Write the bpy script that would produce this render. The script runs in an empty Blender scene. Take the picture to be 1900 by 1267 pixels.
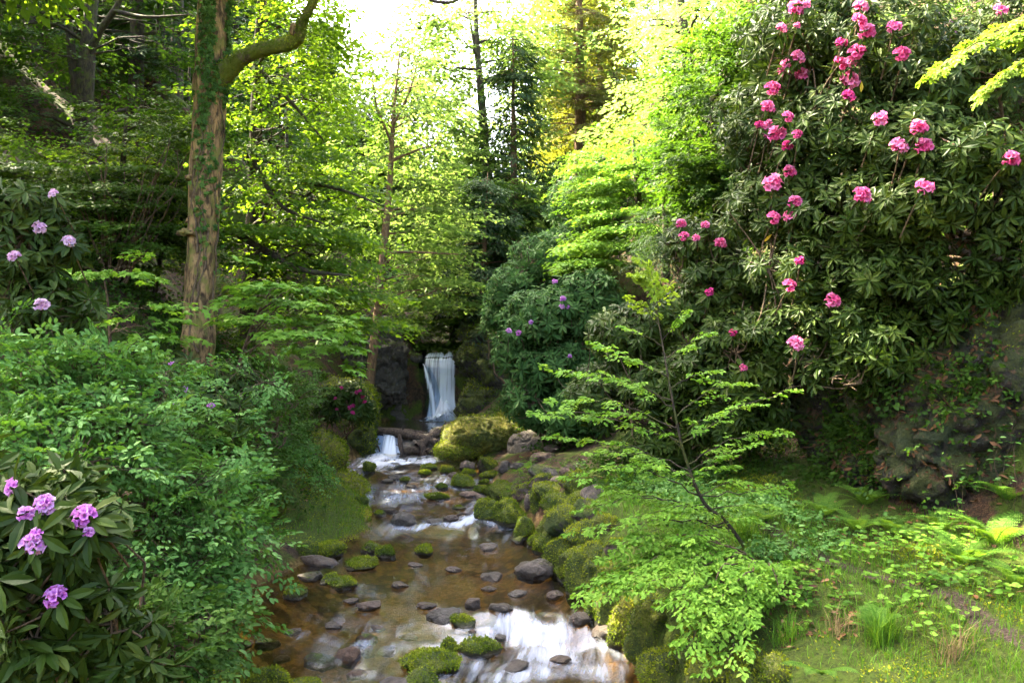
import bpy, math, random
import numpy as np
from mathutils import Vector

# ------------------------------------------------------------------ camera, sky, sun, exposure
SC = bpy.context.scene
COL = SC.collection
F, CX, CY, CAMZ = 1491.0, 950.0, 633.5, 3.0          # focal length in photo pixels, centre, eye height
cam_d = bpy.data.cameras.new('camera')
cam_d.sensor_width = 36.0
cam_d.lens = 36.0 * F / 1900.0
cam_d.clip_start = 0.05
cam_d.clip_end = 2000.0
cam = bpy.data.objects.new('camera', cam_d)
COL.objects.link(cam)
cam.location = (0, 0, CAMZ)
cam.rotation_euler = (math.radians(90), 0, 0)
SC.camera = cam

SUN_AZ, SUN_EL = math.radians(-56), math.radians(47)  # azimuth from +Y towards +X
SUN = np.array([math.sin(SUN_AZ) * math.cos(SUN_EL), math.cos(SUN_AZ) * math.cos(SUN_EL), math.sin(SUN_EL)])
world = bpy.data.worlds.new('World')
SC.world = world
world.use_nodes = True
_nt = world.node_tree
_bg = _nt.nodes['Background']
_sky = _nt.nodes.new('ShaderNodeTexSky')
_sky.sky_type = 'NISHITA'
_sky.sun_disc = False
_sky.sun_elevation = SUN_EL
_sky.sun_rotation = SUN_AZ % (2 * math.pi)
_sky.air_density = 0.7
_sky.dust_density = 7.0
_sky.ozone_density = 0.3
_nt.links.new(_sky.outputs[0], _bg.inputs[0])
_bg.inputs[1].default_value = 0.15
sun_d = bpy.data.lights.new('sun', 'SUN')
sun_d.energy = 4.0
sun_d.angle = math.radians(0.5)
sun_d.color = (1.0, 0.88, 0.64)
sun = bpy.data.objects.new('sun', sun_d)
COL.objects.link(sun)
sun.rotation_euler = Vector(SUN).to_track_quat('Z', 'Y').to_euler()
SC.view_settings.view_transform = 'Standard'
SC.view_settings.look = 'None'
SC.view_settings.gamma = 1.0
SC.view_settings.exposure = 4.4
SC.render.engine = 'CYCLES'
SC.cycles.max_bounces = 8
SC.cycles.diffuse_bounces = 2
SC.cycles.glossy_bounces = 3
SC.cycles.transmission_bounces = 5
SC.cycles.transparent_max_bounces = 12
SC.cycles.caustics_reflective = False
SC.cycles.caustics_refractive = False

RNG = np.random.default_rng(7)


# ------------------------------------------------------------------ helpers: pixels, noise, meshes
def P(px, py, d):
    """point at depth d (metres in front of the eye) seen at photo pixel px, py"""
    return np.array([(px - CX) / F * d, d, CAMZ - (py - CY) / F * d])


def norm(v):
    v = np.asarray(v, float)
    return v / np.maximum(np.linalg.norm(v, axis=-1, keepdims=True), 1e-9)


def _hash(ix, iy, iz, seed):
    h = (ix * 374761393 + iy * 668265263 + iz * 1274126177 + seed * 144665) & 0xFFFFFFFF
    h = ((h ^ (h >> 13)) * 1103515245) & 0xFFFFFFFF
    h = ((h ^ (h >> 16)) * 747796405) & 0xFFFFFFFF
    return ((h >> 8) & 0xFFFF) / 65535.0


def vnoise(p, seed=0):
    p = np.asarray(p, float)
    i = np.floor(p).astype(np.int64)
    f = p - i
    f = f * f * (3 - 2 * f)
    r = 0
    for a in (0, 1):
        for b in (0, 1):
            for c in (0, 1):
                w = (f[:, 0] if a else 1 - f[:, 0]) * (f[:, 1] if b else 1 - f[:, 1]) * (f[:, 2] if c else 1 - f[:, 2])
                r = r + w * _hash(i[:, 0] + a, i[:, 1] + b, i[:, 2] + c, seed)
    return r * 2 - 1


def fbm(p, octs=4, seed=0):
    r, a = 0, 0.5
    p = np.asarray(p, float)
    for o in range(octs):
        r = r + a * vnoise(p, seed + o * 17)
        p = p * 2.03 + 5.1
        a *= 0.5
    return r


class MB:
    """collects vertices and faces (with a per-face random value and material slot) into one mesh"""

    def __init__(s):
        s.v, s.f, s.n, s.r, s.m, s.sm, s.pa = [], [], 0, [], [], [], {}

    def add(s, verts, faces, rnd=None, mat=0, smooth=False):
        verts = np.asarray(verts, float).reshape(-1, 3)
        faces = faces if isinstance(faces, list) else [faces]
        for fa in faces:
            fa = np.asarray(fa, np.int64)
            m = len(fa)
            s.f.append(fa + s.n)
            if rnd is None:
                s.r.append(np.full(m, 0.5))
            elif np.isscalar(rnd):
                s.r.append(np.full(m, float(rnd)))
            else:
                s.r.append(np.resize(rnd, m) if len(rnd) != m else np.asarray(rnd))
            s.m.append(np.full(m, mat, np.int32))
            s.sm.append(np.full(m, smooth, bool))
        s.v.append(verts)
        s.n += len(verts)
        return s

    def mesh(s, name, mats, off=(0, 0, 0)):
        me = bpy.data.meshes.new(name)
        V = np.concatenate(s.v) - np.asarray(off, float)
        L = np.concatenate([f.ravel() for f in s.f])
        cnt = np.concatenate([np.full(len(f), f.shape[1]) for f in s.f])
        st = np.concatenate([[0], np.cumsum(cnt)[:-1]])
        me.vertices.add(len(V))
        me.vertices.foreach_set('co', V.astype(np.float32).ravel())
        me.loops.add(len(L))
        me.loops.foreach_set('vertex_index', L.astype(np.int32))
        me.polygons.add(len(cnt))
        me.polygons.foreach_set('loop_start', st.astype(np.int32))
        me.polygons.foreach_set('material_index', np.concatenate(s.m))
        me.polygons.foreach_set('use_smooth', np.concatenate(s.sm))
        me.update(calc_edges=True)
        a = me.attributes.new('rnd', 'FLOAT', 'FACE')
        a.data.foreach_set('value', np.concatenate(s.r).astype(np.float32))
        for k, val in s.pa.items():
            if val.ndim == 2:
                a = me.attributes.new(k, 'FLOAT_VECTOR', 'POINT')
                a.data.foreach_set('vector', val.astype(np.float32).ravel())
            else:
                a = me.attributes.new(k, 'FLOAT', 'POINT')
                a.data.foreach_set('value', val.astype(np.float32))
        for m in (mats if isinstance(mats, (list, tuple)) else [mats]):
            me.materials.append(m)
        return me


def tag(o, label=None, cat=None, group=None, kind=None):
    if label: o['label'] = label
    if cat: o['category'] = cat
    if group: o['group'] = group
    if kind: o['kind'] = kind
    return o


def obj(name, mb, mats, parent=None, at=None):
    """link ONE mesh object; its vertices are given in world metres"""
    off = np.array(parent.matrix_world.translation) if parent is not None else np.asarray((0, 0, 0) if at is None else at, float)
    if parent is not None:
        off = np.array(parent['_o']) if '_o' in parent else off
    o = bpy.data.objects.new(name, mb.mesh(name, mats, off))
    COL.objects.link(o)
    if parent is not None:
        o.parent = parent
    else:
        o.location = off
    return o


ORIG = {}


def thing(name, label, cat, loc, group=None):
    o = bpy.data.objects.new(name, None)
    COL.objects.link(o)
    o.location = loc
    o.empty_display_size = 0.2
    ORIG[o.name] = np.array(loc, float)
    return tag(o, label, cat, group)


def part(name, mb, mats, root):
    o = bpy.data.objects.new(name, mb.mesh(name, mats, ORIG[root.name]))
    COL.objects.link(o)
    o.parent = root
    return o


def smooth_path(pts, n):
    """Catmull-Rom resample of a polyline"""
    p = np.asarray(pts, float)
    if len(p) == 2:
        t = np.linspace(0, 1, n)[:, None]
        return p[0] * (1 - t) + p[1] * t
    q = np.vstack([2 * p[0] - p[1], p, 2 * p[-1] - p[-2]])
    t = np.linspace(0, len(p) - 1 - 1e-6, n)
    i = t.astype(int)
    f = (t - i)[:, None]
    a, b, c, d = q[i], q[i + 1], q[i + 2], q[i + 3]
    return 0.5 * (2 * b + (c - a) * f + (2 * a - 5 * b + 4 * c - d) * f ** 2 + (3 * b - a - 3 * c + d) * f ** 3)


def tube(mb, pts, radii, sides=6, rough=0.0, seed=0, rnd=0.5, mat=0, freq=3.0, cap=True):
    p = np.asarray(pts, float)
    n = len(p)
    r = np.interp(np.linspace(0, 1, n), np.linspace(0, 1, len(radii)), radii) if len(radii) != n else np.asarray(radii)
    t = norm(np.gradient(p, axis=0))
    ref = np.array([0.0, 0, 1.0]) if abs(t[:, 2]).mean() < 0.8 else np.array([0, 1.0, 0])
    a = norm(np.cross(t, ref))
    b = np.cross(t, a)
    ang = np.linspace(0, 2 * np.pi, sides, endpoint=False)
    R = np.repeat(r[:, None], sides, 1)
    dirs = np.cos(ang)[None, :, None] * a[:, None] + np.sin(ang)[None, :, None] * b[:, None]
    if rough:
        q = (p[:, None] + dirs * r[:, None, None]).reshape(-1, 3)
        R = R * (1 + rough * fbm(q * np.array([freq, freq, freq * 0.45]), 4, seed).reshape(n, sides) * 2)
    V = (p[:, None] + dirs * R[..., None]).reshape(-1, 3)
    i = np.arange(n - 1)[:, None] * sides
    j = np.arange(sides)[None]
    k = (j + 1) % sides
    fa = np.stack([i + j, i + k, i + sides + k, i + sides + j], -1).reshape(-1, 4)
    faces = [fa]
    if cap:
        V = np.vstack([V, p[-1] + t[-1] * r[-1] * 0.6])
        e = (n - 1) * sides
        jj = np.arange(sides)
        faces.append(np.stack([e + jj, e + (jj + 1) % sides, np.full(sides, len(V) - 1)], -1))
    mb.add(V, faces, rnd, mat, True)


# ------------------------------------------------------------------ materials
def new_mat(name):
    m = bpy.data.materials.new(name)
    m.use_nodes = True
    nt = m.node_tree
    for n in list(nt.nodes):
        nt.nodes.remove(n)
    out = nt.nodes.new('ShaderNodeOutputMaterial')
    return m, nt, out


class N:
    """tiny node helper"""

    def __init__(s, nt): s.nt = nt

    def n(s, typ, **kw):
        x = s.nt.nodes.new('ShaderNode' + typ)
        for k, v in kw.items():
            if k.startswith('_'):
                setattr(x, k[1:], v)
            else:
                i = int(k[1:]) if k[0] == 'i' and k[1:].isdigit() else k.replace('__', ' ')
                s.set(x.inputs[i], v)
        return x

    def set(s, inp, v):
        if isinstance(v, bpy.types.NodeSocket):
            s.nt.links.new(v, inp)
        elif isinstance(v, bpy.types.Node):
            s.nt.links.new(v.outputs[0], inp)
        elif isinstance(v, (tuple, list)) and len(v) == 3 and inp.type == 'RGBA':
            inp.default_value = (*v, 1)
        else:
            inp.default_value = v

    def ramp(s, fac, stops):
        r = s.nt.nodes.new('ShaderNodeValToRGB')
        e = r.color_ramp.elements
        while len(e) < len(stops): e.new(0.5)
        for k, (pos, c) in enumerate(stops):
            e[k].position = pos
            e[k].color = (*c, 1) if len(c) == 3 else c
        s.set(r.inputs[0], fac)
        return r.outputs[0]

    def math(s, op, a, b=0.0, c=None, clamp=False):
        x = s.nt.nodes.new('ShaderNodeMath')
        x.operation = op
        x.use_clamp = clamp
        s.set(x.inputs[0], a); s.set(x.inputs[1], b)
        if c is not None: s.set(x.inputs[2], c)
        return x.outputs[0]

    def mix(s, f, a, b):
        x = s.nt.nodes.new('ShaderNodeMix')
        x.data_type = 'RGBA'
        s.set(x.inputs[0], f); s.set(x.inputs[6], a); s.set(x.inputs[7], b)
        return x.outputs[2]

    def noise(s, vec, scale, detail=4, rough=0.55, dist=0.0):
        x = s.nt.nodes.new('ShaderNodeTexNoise')
        if vec is not None: s.set(x.inputs['Vector'], vec)
        x.inputs['Scale'].default_value = scale
        x.inputs['Detail'].default_value = detail
        x.inputs['Roughness'].default_value = rough
        x.inputs['Distortion'].default_value = dist
        return x.outputs[0]

    def smooth(s, v, lo, hi):
        x = s.nt.nodes.new('ShaderNodeMapRange')
        x.interpolation_type = 'SMOOTHSTEP'
        s.set(x.inputs[0], v)
        x.inputs[1].default_value = lo
        x.inputs[2].default_value = hi
        return x.outputs[0]

    def attr(s, name, typ='GEOMETRY', out='Fac'):
        x = s.nt.nodes.new('ShaderNodeAttribute')
        x.attribute_name = name
        x.attribute_type = typ
        return x.outputs[out]

    def bump(s, h, strength, dist, normal=None):
        x = s.nt.nodes.new('ShaderNodeBump')
        x.inputs['Strength'].default_value = strength
        x.inputs['Distance'].default_value = dist
        s.set(x.inputs['Height'], h)
        if normal is not None: s.set(x.inputs['Normal'], normal)
        return x.outputs[0]


LEAF = {'shrub_leaf': .92, 'rhododendron_leaf': .41, 'far_rhododendron_leaf': .70, 'beech_leaf': .85, 'maple_leaf': .70, 'sunlit_leaf': .62, 'shaded_leaf': .66, 'conifer_needles': .75,
        'ivy_leaf': .8, 'pink_petal': .72, 'lilac_petal': .75, 'pale_lilac_petal': .75, 'magenta_petal': .8, 'fern_frond': .68, 'grass_blade': .64, 'young_leaf': .8, 'moss_tuft': 1.05, 'fallen_leaves': .7, 'dry_grass': .6, 'sunlit_conifer_needles': .75}


def leaf_mat(name, cols, tcols, trans=0.42, rough=0.5, spec=0.3):
    """leaf blade: colour differs from leaf to leaf; light shines through"""
    q = LEAF.get(name, 1.0)
    cols = [tuple(v * q for v in c) for c in cols]; tcols = [tuple(v * q for v in c) for c in tcols]
    m, nt, out = new_mat(name)
    k = N(nt)
    r = k.attr('rnd')
    n = len(cols)
    base = k.ramp(r, [(i / (n - 1), c) for i, c in enumerate(cols)])
    n = len(tcols)
    tc = k.ramp(r, [(i / (n - 1), c) for i, c in enumerate(tcols)])
    b = k.n('BsdfPrincipled')
    k.set(b.inputs['Base Color'], base)
    b.inputs['Roughness'].default_value = min(.9, rough + .08)
    b.inputs['Specular IOR Level'].default_value = spec * .45
    t = k.n('BsdfTranslucent')
    k.set(t.inputs[0], tc)
    mx = k.n('MixShader', i0=trans, i1=b.outputs[0], i2=t.outputs[0])
    nt.links.new(mx.outputs[0], out.inputs[0])
    return m


def bark_mat(name, c1, c2, moss=0.0, scale=1.0, mosscol=(0.10, 0.11, 0.015)):
    m, nt, out = new_mat(name)
    k = N(nt)
    geo = k.n('NewGeometry')
    mp = k.n('Mapping', Vector=geo.outputs['Position'])
    mp.inputs['Scale'].default_value = (1, 1, 0.28)
    a = k.noise(mp.outputs[0], 14 * scale, 6, 0.65, 0.6)
    b = k.noise(geo.outputs['Position'], 5 * scale, 4, 0.6)
    c = k.mix(k.smooth(a, 0.35, 0.65), c1, c2)
    fac = k.smooth(b, 0.62 - 0.35 * moss, 0.72 - 0.25 * moss)
    if moss > 0:
        c = k.mix(k.math('MULTIPLY', fac, min(1, moss * 1.6)), c, mosscol)
    s = k.n('BsdfPrincipled')
    k.set(s.inputs['Base Color'], c)
    s.inputs['Roughness'].default_value = 0.85
    s.inputs['Specular IOR Level'].default_value = 0.2
    k.set(s.inputs['Normal'], k.bump(k.math('ADD', a, k.math('MULTIPLY', b, 0.5)), 0.9, 0.03))
    nt.links.new(s.outputs[0], out.inputs[0])
    return m


def rock_mat(name, stone1, stone2, moss1, moss2, bias=0.0, litter=0.0):
    """stone with a moss cover that sits on the upward faces; obj['moss'] 0..1, obj['wet'] 0..1"""
    m, nt, out = new_mat(name)
    k = N(nt)
    geo = k.n('NewGeometry')
    pos = geo.outputs['Position']
    sep = k.n('SeparateXYZ', i0=geo.outputs['Normal'])
    n1 = k.noise(pos, 3.5, 6, 0.6, 0.3)
    n2 = k.noise(pos, 13, 6, 0.72)
    n3 = k.noise(pos, 34, 4, 0.75)
    moss = k.attr('moss', 'OBJECT')
    wet = k.attr('wet', 'OBJECT')
    st = k.mix(k.smooth(k.math('ADD', k.math('MULTIPLY', n1, 0.6), k.math('MULTIPLY', n2, 0.4)), 0.35, 0.65), stone1, stone2)
    lich = k.smooth(k.noise(pos, 11, 3, 0.6, 1.0), 0.62, 0.68)
    st = k.mix(k.math('MULTIPLY', lich, 0.45), st, (0.24, 0.23, 0.19))
    psz = k.n('SeparateXYZ', i0=pos)
    rim = k.math('SUBTRACT', 1.0, k.smooth(k.math('ADD', k.math('SUBTRACT', psz.outputs[2], k.attr('water_z', 'OBJECT')), k.math('MULTIPLY', k.math('SUBTRACT', n2, 0.5), .06)), .015, .05))
    wet = k.math('MAXIMUM', wet, rim)
    st = k.mix(1.0, st, k.mix(k.attr('tint', 'OBJECT'), st, k.mix(k.smooth(n2, .3, .7), (0.040, 0.018, 0.009), (0.15, 0.078, 0.040))))
    st = k.mix(k.math('MULTIPLY', wet, 0.66), st, (0.016, 0.012, 0.008))
    # cover = up-facing + noise + amount
    cov = k.math('ADD', k.math('MULTIPLY', sep.outputs[2], 0.34), k.math('MULTIPLY', k.math('SUBTRACT', n1, 0.5), 1.5))
    cov = k.math('ADD', cov, k.math('MULTIPLY', k.math('SUBTRACT', n2, 0.5), 0.7))
    cov = k.math('ADD', cov, k.math('MULTIPLY', k.math('SUBTRACT', moss, 0.5 - bias), 1.7))
    mask = k.math('MULTIPLY', k.smooth(cov, -0.06, 0.14), k.math('SUBTRACT', 1.0, k.math('MULTIPLY', rim, .85)))
    mc = k.mix(k.smooth(k.math('ADD', k.math('MULTIPLY', k.noise(pos, 2.2, 4, 0.6), 0.6), k.math('MULTIPLY', n2, 0.4)), 0.4, 0.62), moss1, moss2)
    mc = k.mix(k.math('MULTIPLY', k.smooth(n3, 0.46, 0.66), 0.75), mc, (0.014, 0.022, 0.004))
    mc = k.mix(k.math('MULTIPLY', k.smooth(k.noise(pos, 21, 3, 0.6), 0.56, 0.70), 0.6), mc, moss2)
    if litter:
        mc = k.mix(k.math('MULTIPLY', k.smooth(k.noise(pos, 4.5, 4, 0.7, 1.2), 0.56, 0.64), litter), mc, (0.10, 0.05, 0.022))
    c = k.mix(mask, st, mc)
    s = k.n('BsdfPrincipled')
    k.set(s.inputs['Base Color'], c)
    rr = k.math('SUBTRACT', 0.85, k.math('MULTIPLY', wet, 0.48))
    k.set(s.inputs['Roughness'], k.math('MAXIMUM', rr, k.math('MULTIPLY', mask, 0.95)))
    s.inputs['Specular IOR Level'].default_value = 0.35
    h = k.math('ADD', k.math('MULTIPLY', n2, 0.6), k.math('MULTIPLY', n3, k.math('ADD', 0.15, k.math('MULTIPLY', mask, 0.55))))
    h = k.math('ADD', h, k.math('MULTIPLY', mask, 0.5))
    k.set(s.inputs['Normal'], k.bump(h, 1.0, 0.09))
    nt.links.new(s.outputs[0], out.inputs[0])
    return m


M = {}
M['maple'] = leaf_mat('maple_leaf', [(0.045, 0.11, 0.008), (0.075, 0.165, 0.012), (0.12, 0.22, 0.018)],
                      [(0.13, 0.27, 0.008), (0.21, 0.37, 0.012), (0.31, 0.45, 0.02)], 0.52, 0.45, 0.25)
M['lit'] = leaf_mat('sunlit_leaf', [(0.060, 0.13, 0.012), (0.10, 0.19, 0.018), (0.16, 0.24, 0.025)],
                    [(0.18, 0.34, 0.03), (0.28, 0.44, 0.07), (0.38, 0.50, 0.12)], 0.52, 0.5, 0.2)  # paler leaf, sunlight put into both colours
M['dark'] = leaf_mat('shaded_leaf', [(0.022, 0.058, 0.007), (0.042, 0.098, 0.010), (0.075, 0.15, 0.014)],
                     [(0.05, 0.12, 0.006), (0.08, 0.18, 0.008), (0.15, 0.26, 0.012)], 0.40, 0.5, 0.25)  # darker leaf, shade of the wooded slope put into both colours
M['elder'] = leaf_mat('shrub_leaf', [(0.032, 0.092, 0.014), (0.082, 0.19, 0.034), (0.19, 0.32, 0.085)],
                      [(0.06, 0.15, 0.008), (0.10, 0.22, 0.012), (0.16, 0.28, 0.018)], 0.30, 0.45, 0.22)
M['rhodo'] = leaf_mat('rhododendron_leaf', [(0.022, 0.050, 0.005), (0.040, 0.082, 0.008), (0.068, 0.118, 0.012), (0.12, 0.16, 0.020)],
                      [(0.05, 0.10, 0.008), (0.08, 0.14, 0.012), (0.13, 0.19, 0.016)], 0.18, 0.42, 0.2)
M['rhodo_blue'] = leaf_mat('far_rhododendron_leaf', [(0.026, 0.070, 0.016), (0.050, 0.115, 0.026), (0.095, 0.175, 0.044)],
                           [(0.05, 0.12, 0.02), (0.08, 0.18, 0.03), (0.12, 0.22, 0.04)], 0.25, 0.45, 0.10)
M['beech'] = leaf_mat('beech_leaf', [(0.060, 0.155, 0.010), (0.125, 0.255, 0.022), (0.21, 0.35, 0.040)],
                      [(0.12, 0.27, 0.012), (0.18, 0.34, 0.02), (0.26, 0.42, 0.03)], 0.38, 0.5, 0.25)
M['tip'] = leaf_mat('young_leaf', [(0.11, 0.20, 0.015), (0.17, 0.27, 0.02), (0.24, 0.33, 0.03)],
                    [(0.20, 0.34, 0.015), (0.28, 0.42, 0.02), (0.36, 0.48, 0.03)], 0.42, 0.5, 0.25)
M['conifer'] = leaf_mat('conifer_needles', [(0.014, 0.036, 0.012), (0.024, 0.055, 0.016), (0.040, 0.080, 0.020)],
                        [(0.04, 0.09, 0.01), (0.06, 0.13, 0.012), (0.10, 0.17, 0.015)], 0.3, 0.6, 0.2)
M['sunlit_conifer'] = leaf_mat('sunlit_conifer_needles', [(0.06, 0.08, 0.018), (0.11, 0.12, 0.022), (0.17, 0.16, 0.03)],
                             [(0.16, 0.20, 0.015), (0.26, 0.28, 0.02), (0.36, 0.34, 0.03)], 0.45, 0.6, 0.2)  # conifer needles again, golden sunlight put into their colour
M['ivy'] = leaf_mat('ivy_leaf', [(0.024, 0.065, 0.010), (0.05, 0.11, 0.014), (0.09, 0.16, 0.026)],
                    [(0.06, 0.14, 0.01), (0.10, 0.20, 0.02), (0.15, 0.26, 0.03)], 0.25, 0.45, 0.2)
M['fern'] = leaf_mat('fern_frond', [(0.050, 0.13, 0.014), (0.085, 0.19, 0.022), (0.12, 0.24, 0.03)],
                     [(0.14, 0.32, 0.01), (0.22, 0.42, 0.02), (0.30, 0.48, 0.03)], 0.42, 0.55, 0.2)
M['grass'] = leaf_mat('grass_blade', [(0.045, 0.13, 0.008), (0.085, 0.21, 0.012), (0.13, 0.27, 0.018)],
                      [(0.14, 0.32, 0.01), (0.22, 0.42, 0.02), (0.30, 0.46, 0.03)], 0.38, 0.5, 0.25)
M['straw'] = leaf_mat('dry_grass', [(0.22, 0.15, 0.06), (0.34, 0.25, 0.11)], [(0.2, 0.14, 0.05), (0.3, 0.22, 0.08)], 0.25, 0.7, 0.2)
M['litter'] = leaf_mat('fallen_leaves', [(0.055, 0.026, 0.012), (0.12, 0.055, 0.022), (0.20, 0.095, 0.035), (0.30, 0.17, 0.08)],
                       [(0.06, 0.025, 0.01), (0.14, 0.06, 0.02)], 0.15, 0.6, 0.3)
M['yellow_leaf'] = leaf_mat('yellowed_leaf', [(0.45, 0.30, 0.02), (0.50, 0.36, 0.03)], [(0.4, 0.28, 0.02), (0.45, 0.3, 0.02)], 0.3, 0.5, 0.3)
M['pink'] = leaf_mat('pink_petal', [(0.50, 0.020, 0.13), (0.66, 0.060, 0.22), (0.78, 0.14, 0.34), (0.85, 0.28, 0.48)],
                     [(0.7, 0.05, 0.2), (0.8, 0.14, 0.34), (0.85, 0.25, 0.45)], 0.35, 0.5, 0.2)
M['magenta'] = leaf_mat('magenta_petal', [(0.30, 0.010, 0.09), (0.42, 0.025, 0.14), (0.55, 0.05, 0.22)],
                        [(0.5, 0.03, 0.16), (0.6, 0.06, 0.22)], 0.3, 0.5, 0.2)
M['lilac'] = leaf_mat('lilac_petal', [(0.36, 0.06, 0.36), (0.52, 0.14, 0.52), (0.66, 0.28, 0.64), (0.72, 0.42, 0.68)],
                      [(0.5, 0.12, 0.5), (0.62, 0.24, 0.6)], 0.35, 0.5, 0.2)
M['pale'] = leaf_mat('pale_lilac_petal', [(0.55, 0.24, 0.46), (0.68, 0.40, 0.58), (0.76, 0.54, 0.66)],
                     [(0.6, 0.3, 0.5), (0.7, 0.45, 0.6)], 0.35, 0.5, 0.2)
M['bud'] = leaf_mat('flower_bud', [(0.30, 0.26, 0.08), (0.5, 0.25, 0.25)], [(0.3, 0.2, 0.1), (0.4, 0.2, 0.2)], 0.2)
M['bark'] = bark_mat('old_bark', (0.026, 0.015, 0.006), (0.23, 0.140, 0.055), 0.40)
M['bark_moss'] = bark_mat('mossy_bark', (0.04, 0.03, 0.015), (0.12, 0.09, 0.045), 0.85, 1.2, (0.085, 0.10, 0.010))
M['moss'] = leaf_mat('moss_tuft', [(0.030, 0.055, 0.004), (0.080, 0.120, 0.008), (0.16, 0.19, 0.012), (0.26, 0.26, 0.02)], [(0.10, 0.16, 0.006), (0.22, 0.26, 0.01)], 0.3, 0.8, 0.1)
M['bark_dark'] = bark_mat('dark_bark', (0.016, 0.012, 0.008), (0.052, 0.038, 0.023), 0.4, 1.3, (0.05, 0.06, 0.008))
M['bark_red'] = bark_mat('conifer_bark', (0.06, 0.034, 0.018), (0.18, 0.105, 0.052), 0.1, 1.3)
M['twig'] = bark_mat('twig_bark', (0.045, 0.029, 0.016), (0.12, 0.080, 0.043), 0.15, 3)
M['driftwood'] = bark_mat('wet_wood', (0.016, 0.012, 0.009), (0.07, 0.05, 0.035), 0.0, 2)
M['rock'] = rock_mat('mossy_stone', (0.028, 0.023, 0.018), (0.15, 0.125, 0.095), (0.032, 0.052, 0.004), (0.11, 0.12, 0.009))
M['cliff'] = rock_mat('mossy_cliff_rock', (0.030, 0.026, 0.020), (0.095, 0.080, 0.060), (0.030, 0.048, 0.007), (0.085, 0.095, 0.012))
M['sunlit_moss'] = rock_mat('sunlit_mossy_stone', (0.07, 0.055, 0.04), (0.20, 0.165, 0.125), (0.050, 0.066, 0.006), (0.145, 0.125, 0.010))  # copy of the mossy stone with sunlight put into its colours
M['bank'] = rock_mat('shaded_bank_earth', (0.014, 0.009, 0.006), (0.042, 0.027, 0.016), (0.012, 0.022, 0.003), (0.045, 0.050, 0.006), 0.0, 0.9)  # earth and moss darkened, shade under the overhang put into the colours
# ------------------------------------------------------------------ leaves, sprays, crowns
SH = {
    'quad': (np.array([(0, 0, 0), (.45, -.5, .07), (1, 0, -.06), (.45, .5, .07)]), [[[0, 1, 2, 3]]]),
    'oval': (np.array([(0, 0, 0), (.25, -.40, .05), (.65, -.42, .05), (1, 0, -.10), (.65, .42, .05), (.25, .40, .05), (.5, 0, 0)]),
             [[[0, 1, 2, 3, 6], [0, 6, 3, 4, 5]]]),
    'lance': (np.array([(0, 0, 0), (.18, -.22, .02), (.55, -.5, .03), (.85, -.32, -.05), (1, 0, -.14), (.85, .32, -.05), (.55, .5, .03), (.18, .22, .02), (.5, 0, -.03)]),
              [[[0, 1, 2, 8], [8, 2, 3, 4], [0, 8, 6, 7], [8, 4, 5, 6]]]),
    'maple': (np.array([(0, 0, 0), (.02, -.42, -.04), (.28, -.26, .02), (.55, -.60, -.06), (.60, -.20, .02), (1, 0, -.10), (.60, .20, .02), (.55, .60, -.06), (.28, .26, .02), (.02, .42, -.04)]),
              [[[0, 1, 2, 3, 4, 5], [0, 5, 6, 7, 8, 9]]]),
    'needle': (np.array([(0, 0, 0), (.4, -.5, 0), (1, 0, -.04), (.4, .5, 0)]), [[[0, 1, 2, 3]]]),
}


def put_leaves(mb, pos, dr, nor, ln, wd, shape, rnd, mat=0):
    """one blade per row: foot, direction, normal, length, width"""
    T, fs = SH[shape]
    n = len(pos)
    if n == 0: return
    dr = norm(dr); nor = norm(nor - (nor * dr).sum(-1, keepdims=True) * dr)
    sd = np.cross(nor, dr)
    ln = np.broadcast_to(np.asarray(ln, float), n)[:, None, None]
    wd = np.broadcast_to(np.asarray(wd, float), n)[:, None, None]
    V = pos[:, None] + ln * T[None, :, 0:1] * dr[:, None] + wd * T[None, :, 1:2] * sd[:, None] + ln * T[None, :, 2:3] * nor[:, None]
    k = len(T)
    faces, rr = [], []
    for f in fs:
        f = np.array(f)
        faces.append((f[None] + (np.arange(n) * k)[:, None, None]).reshape(-1, f.shape[1]))
        rr.append(np.repeat(rnd, len(f)))
    for fa, r_ in zip(faces, rr):
        mb.add(V.reshape(-1, 3) if fa is faces[0] else np.zeros((0, 3)), fa, r_, mat, False)


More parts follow.
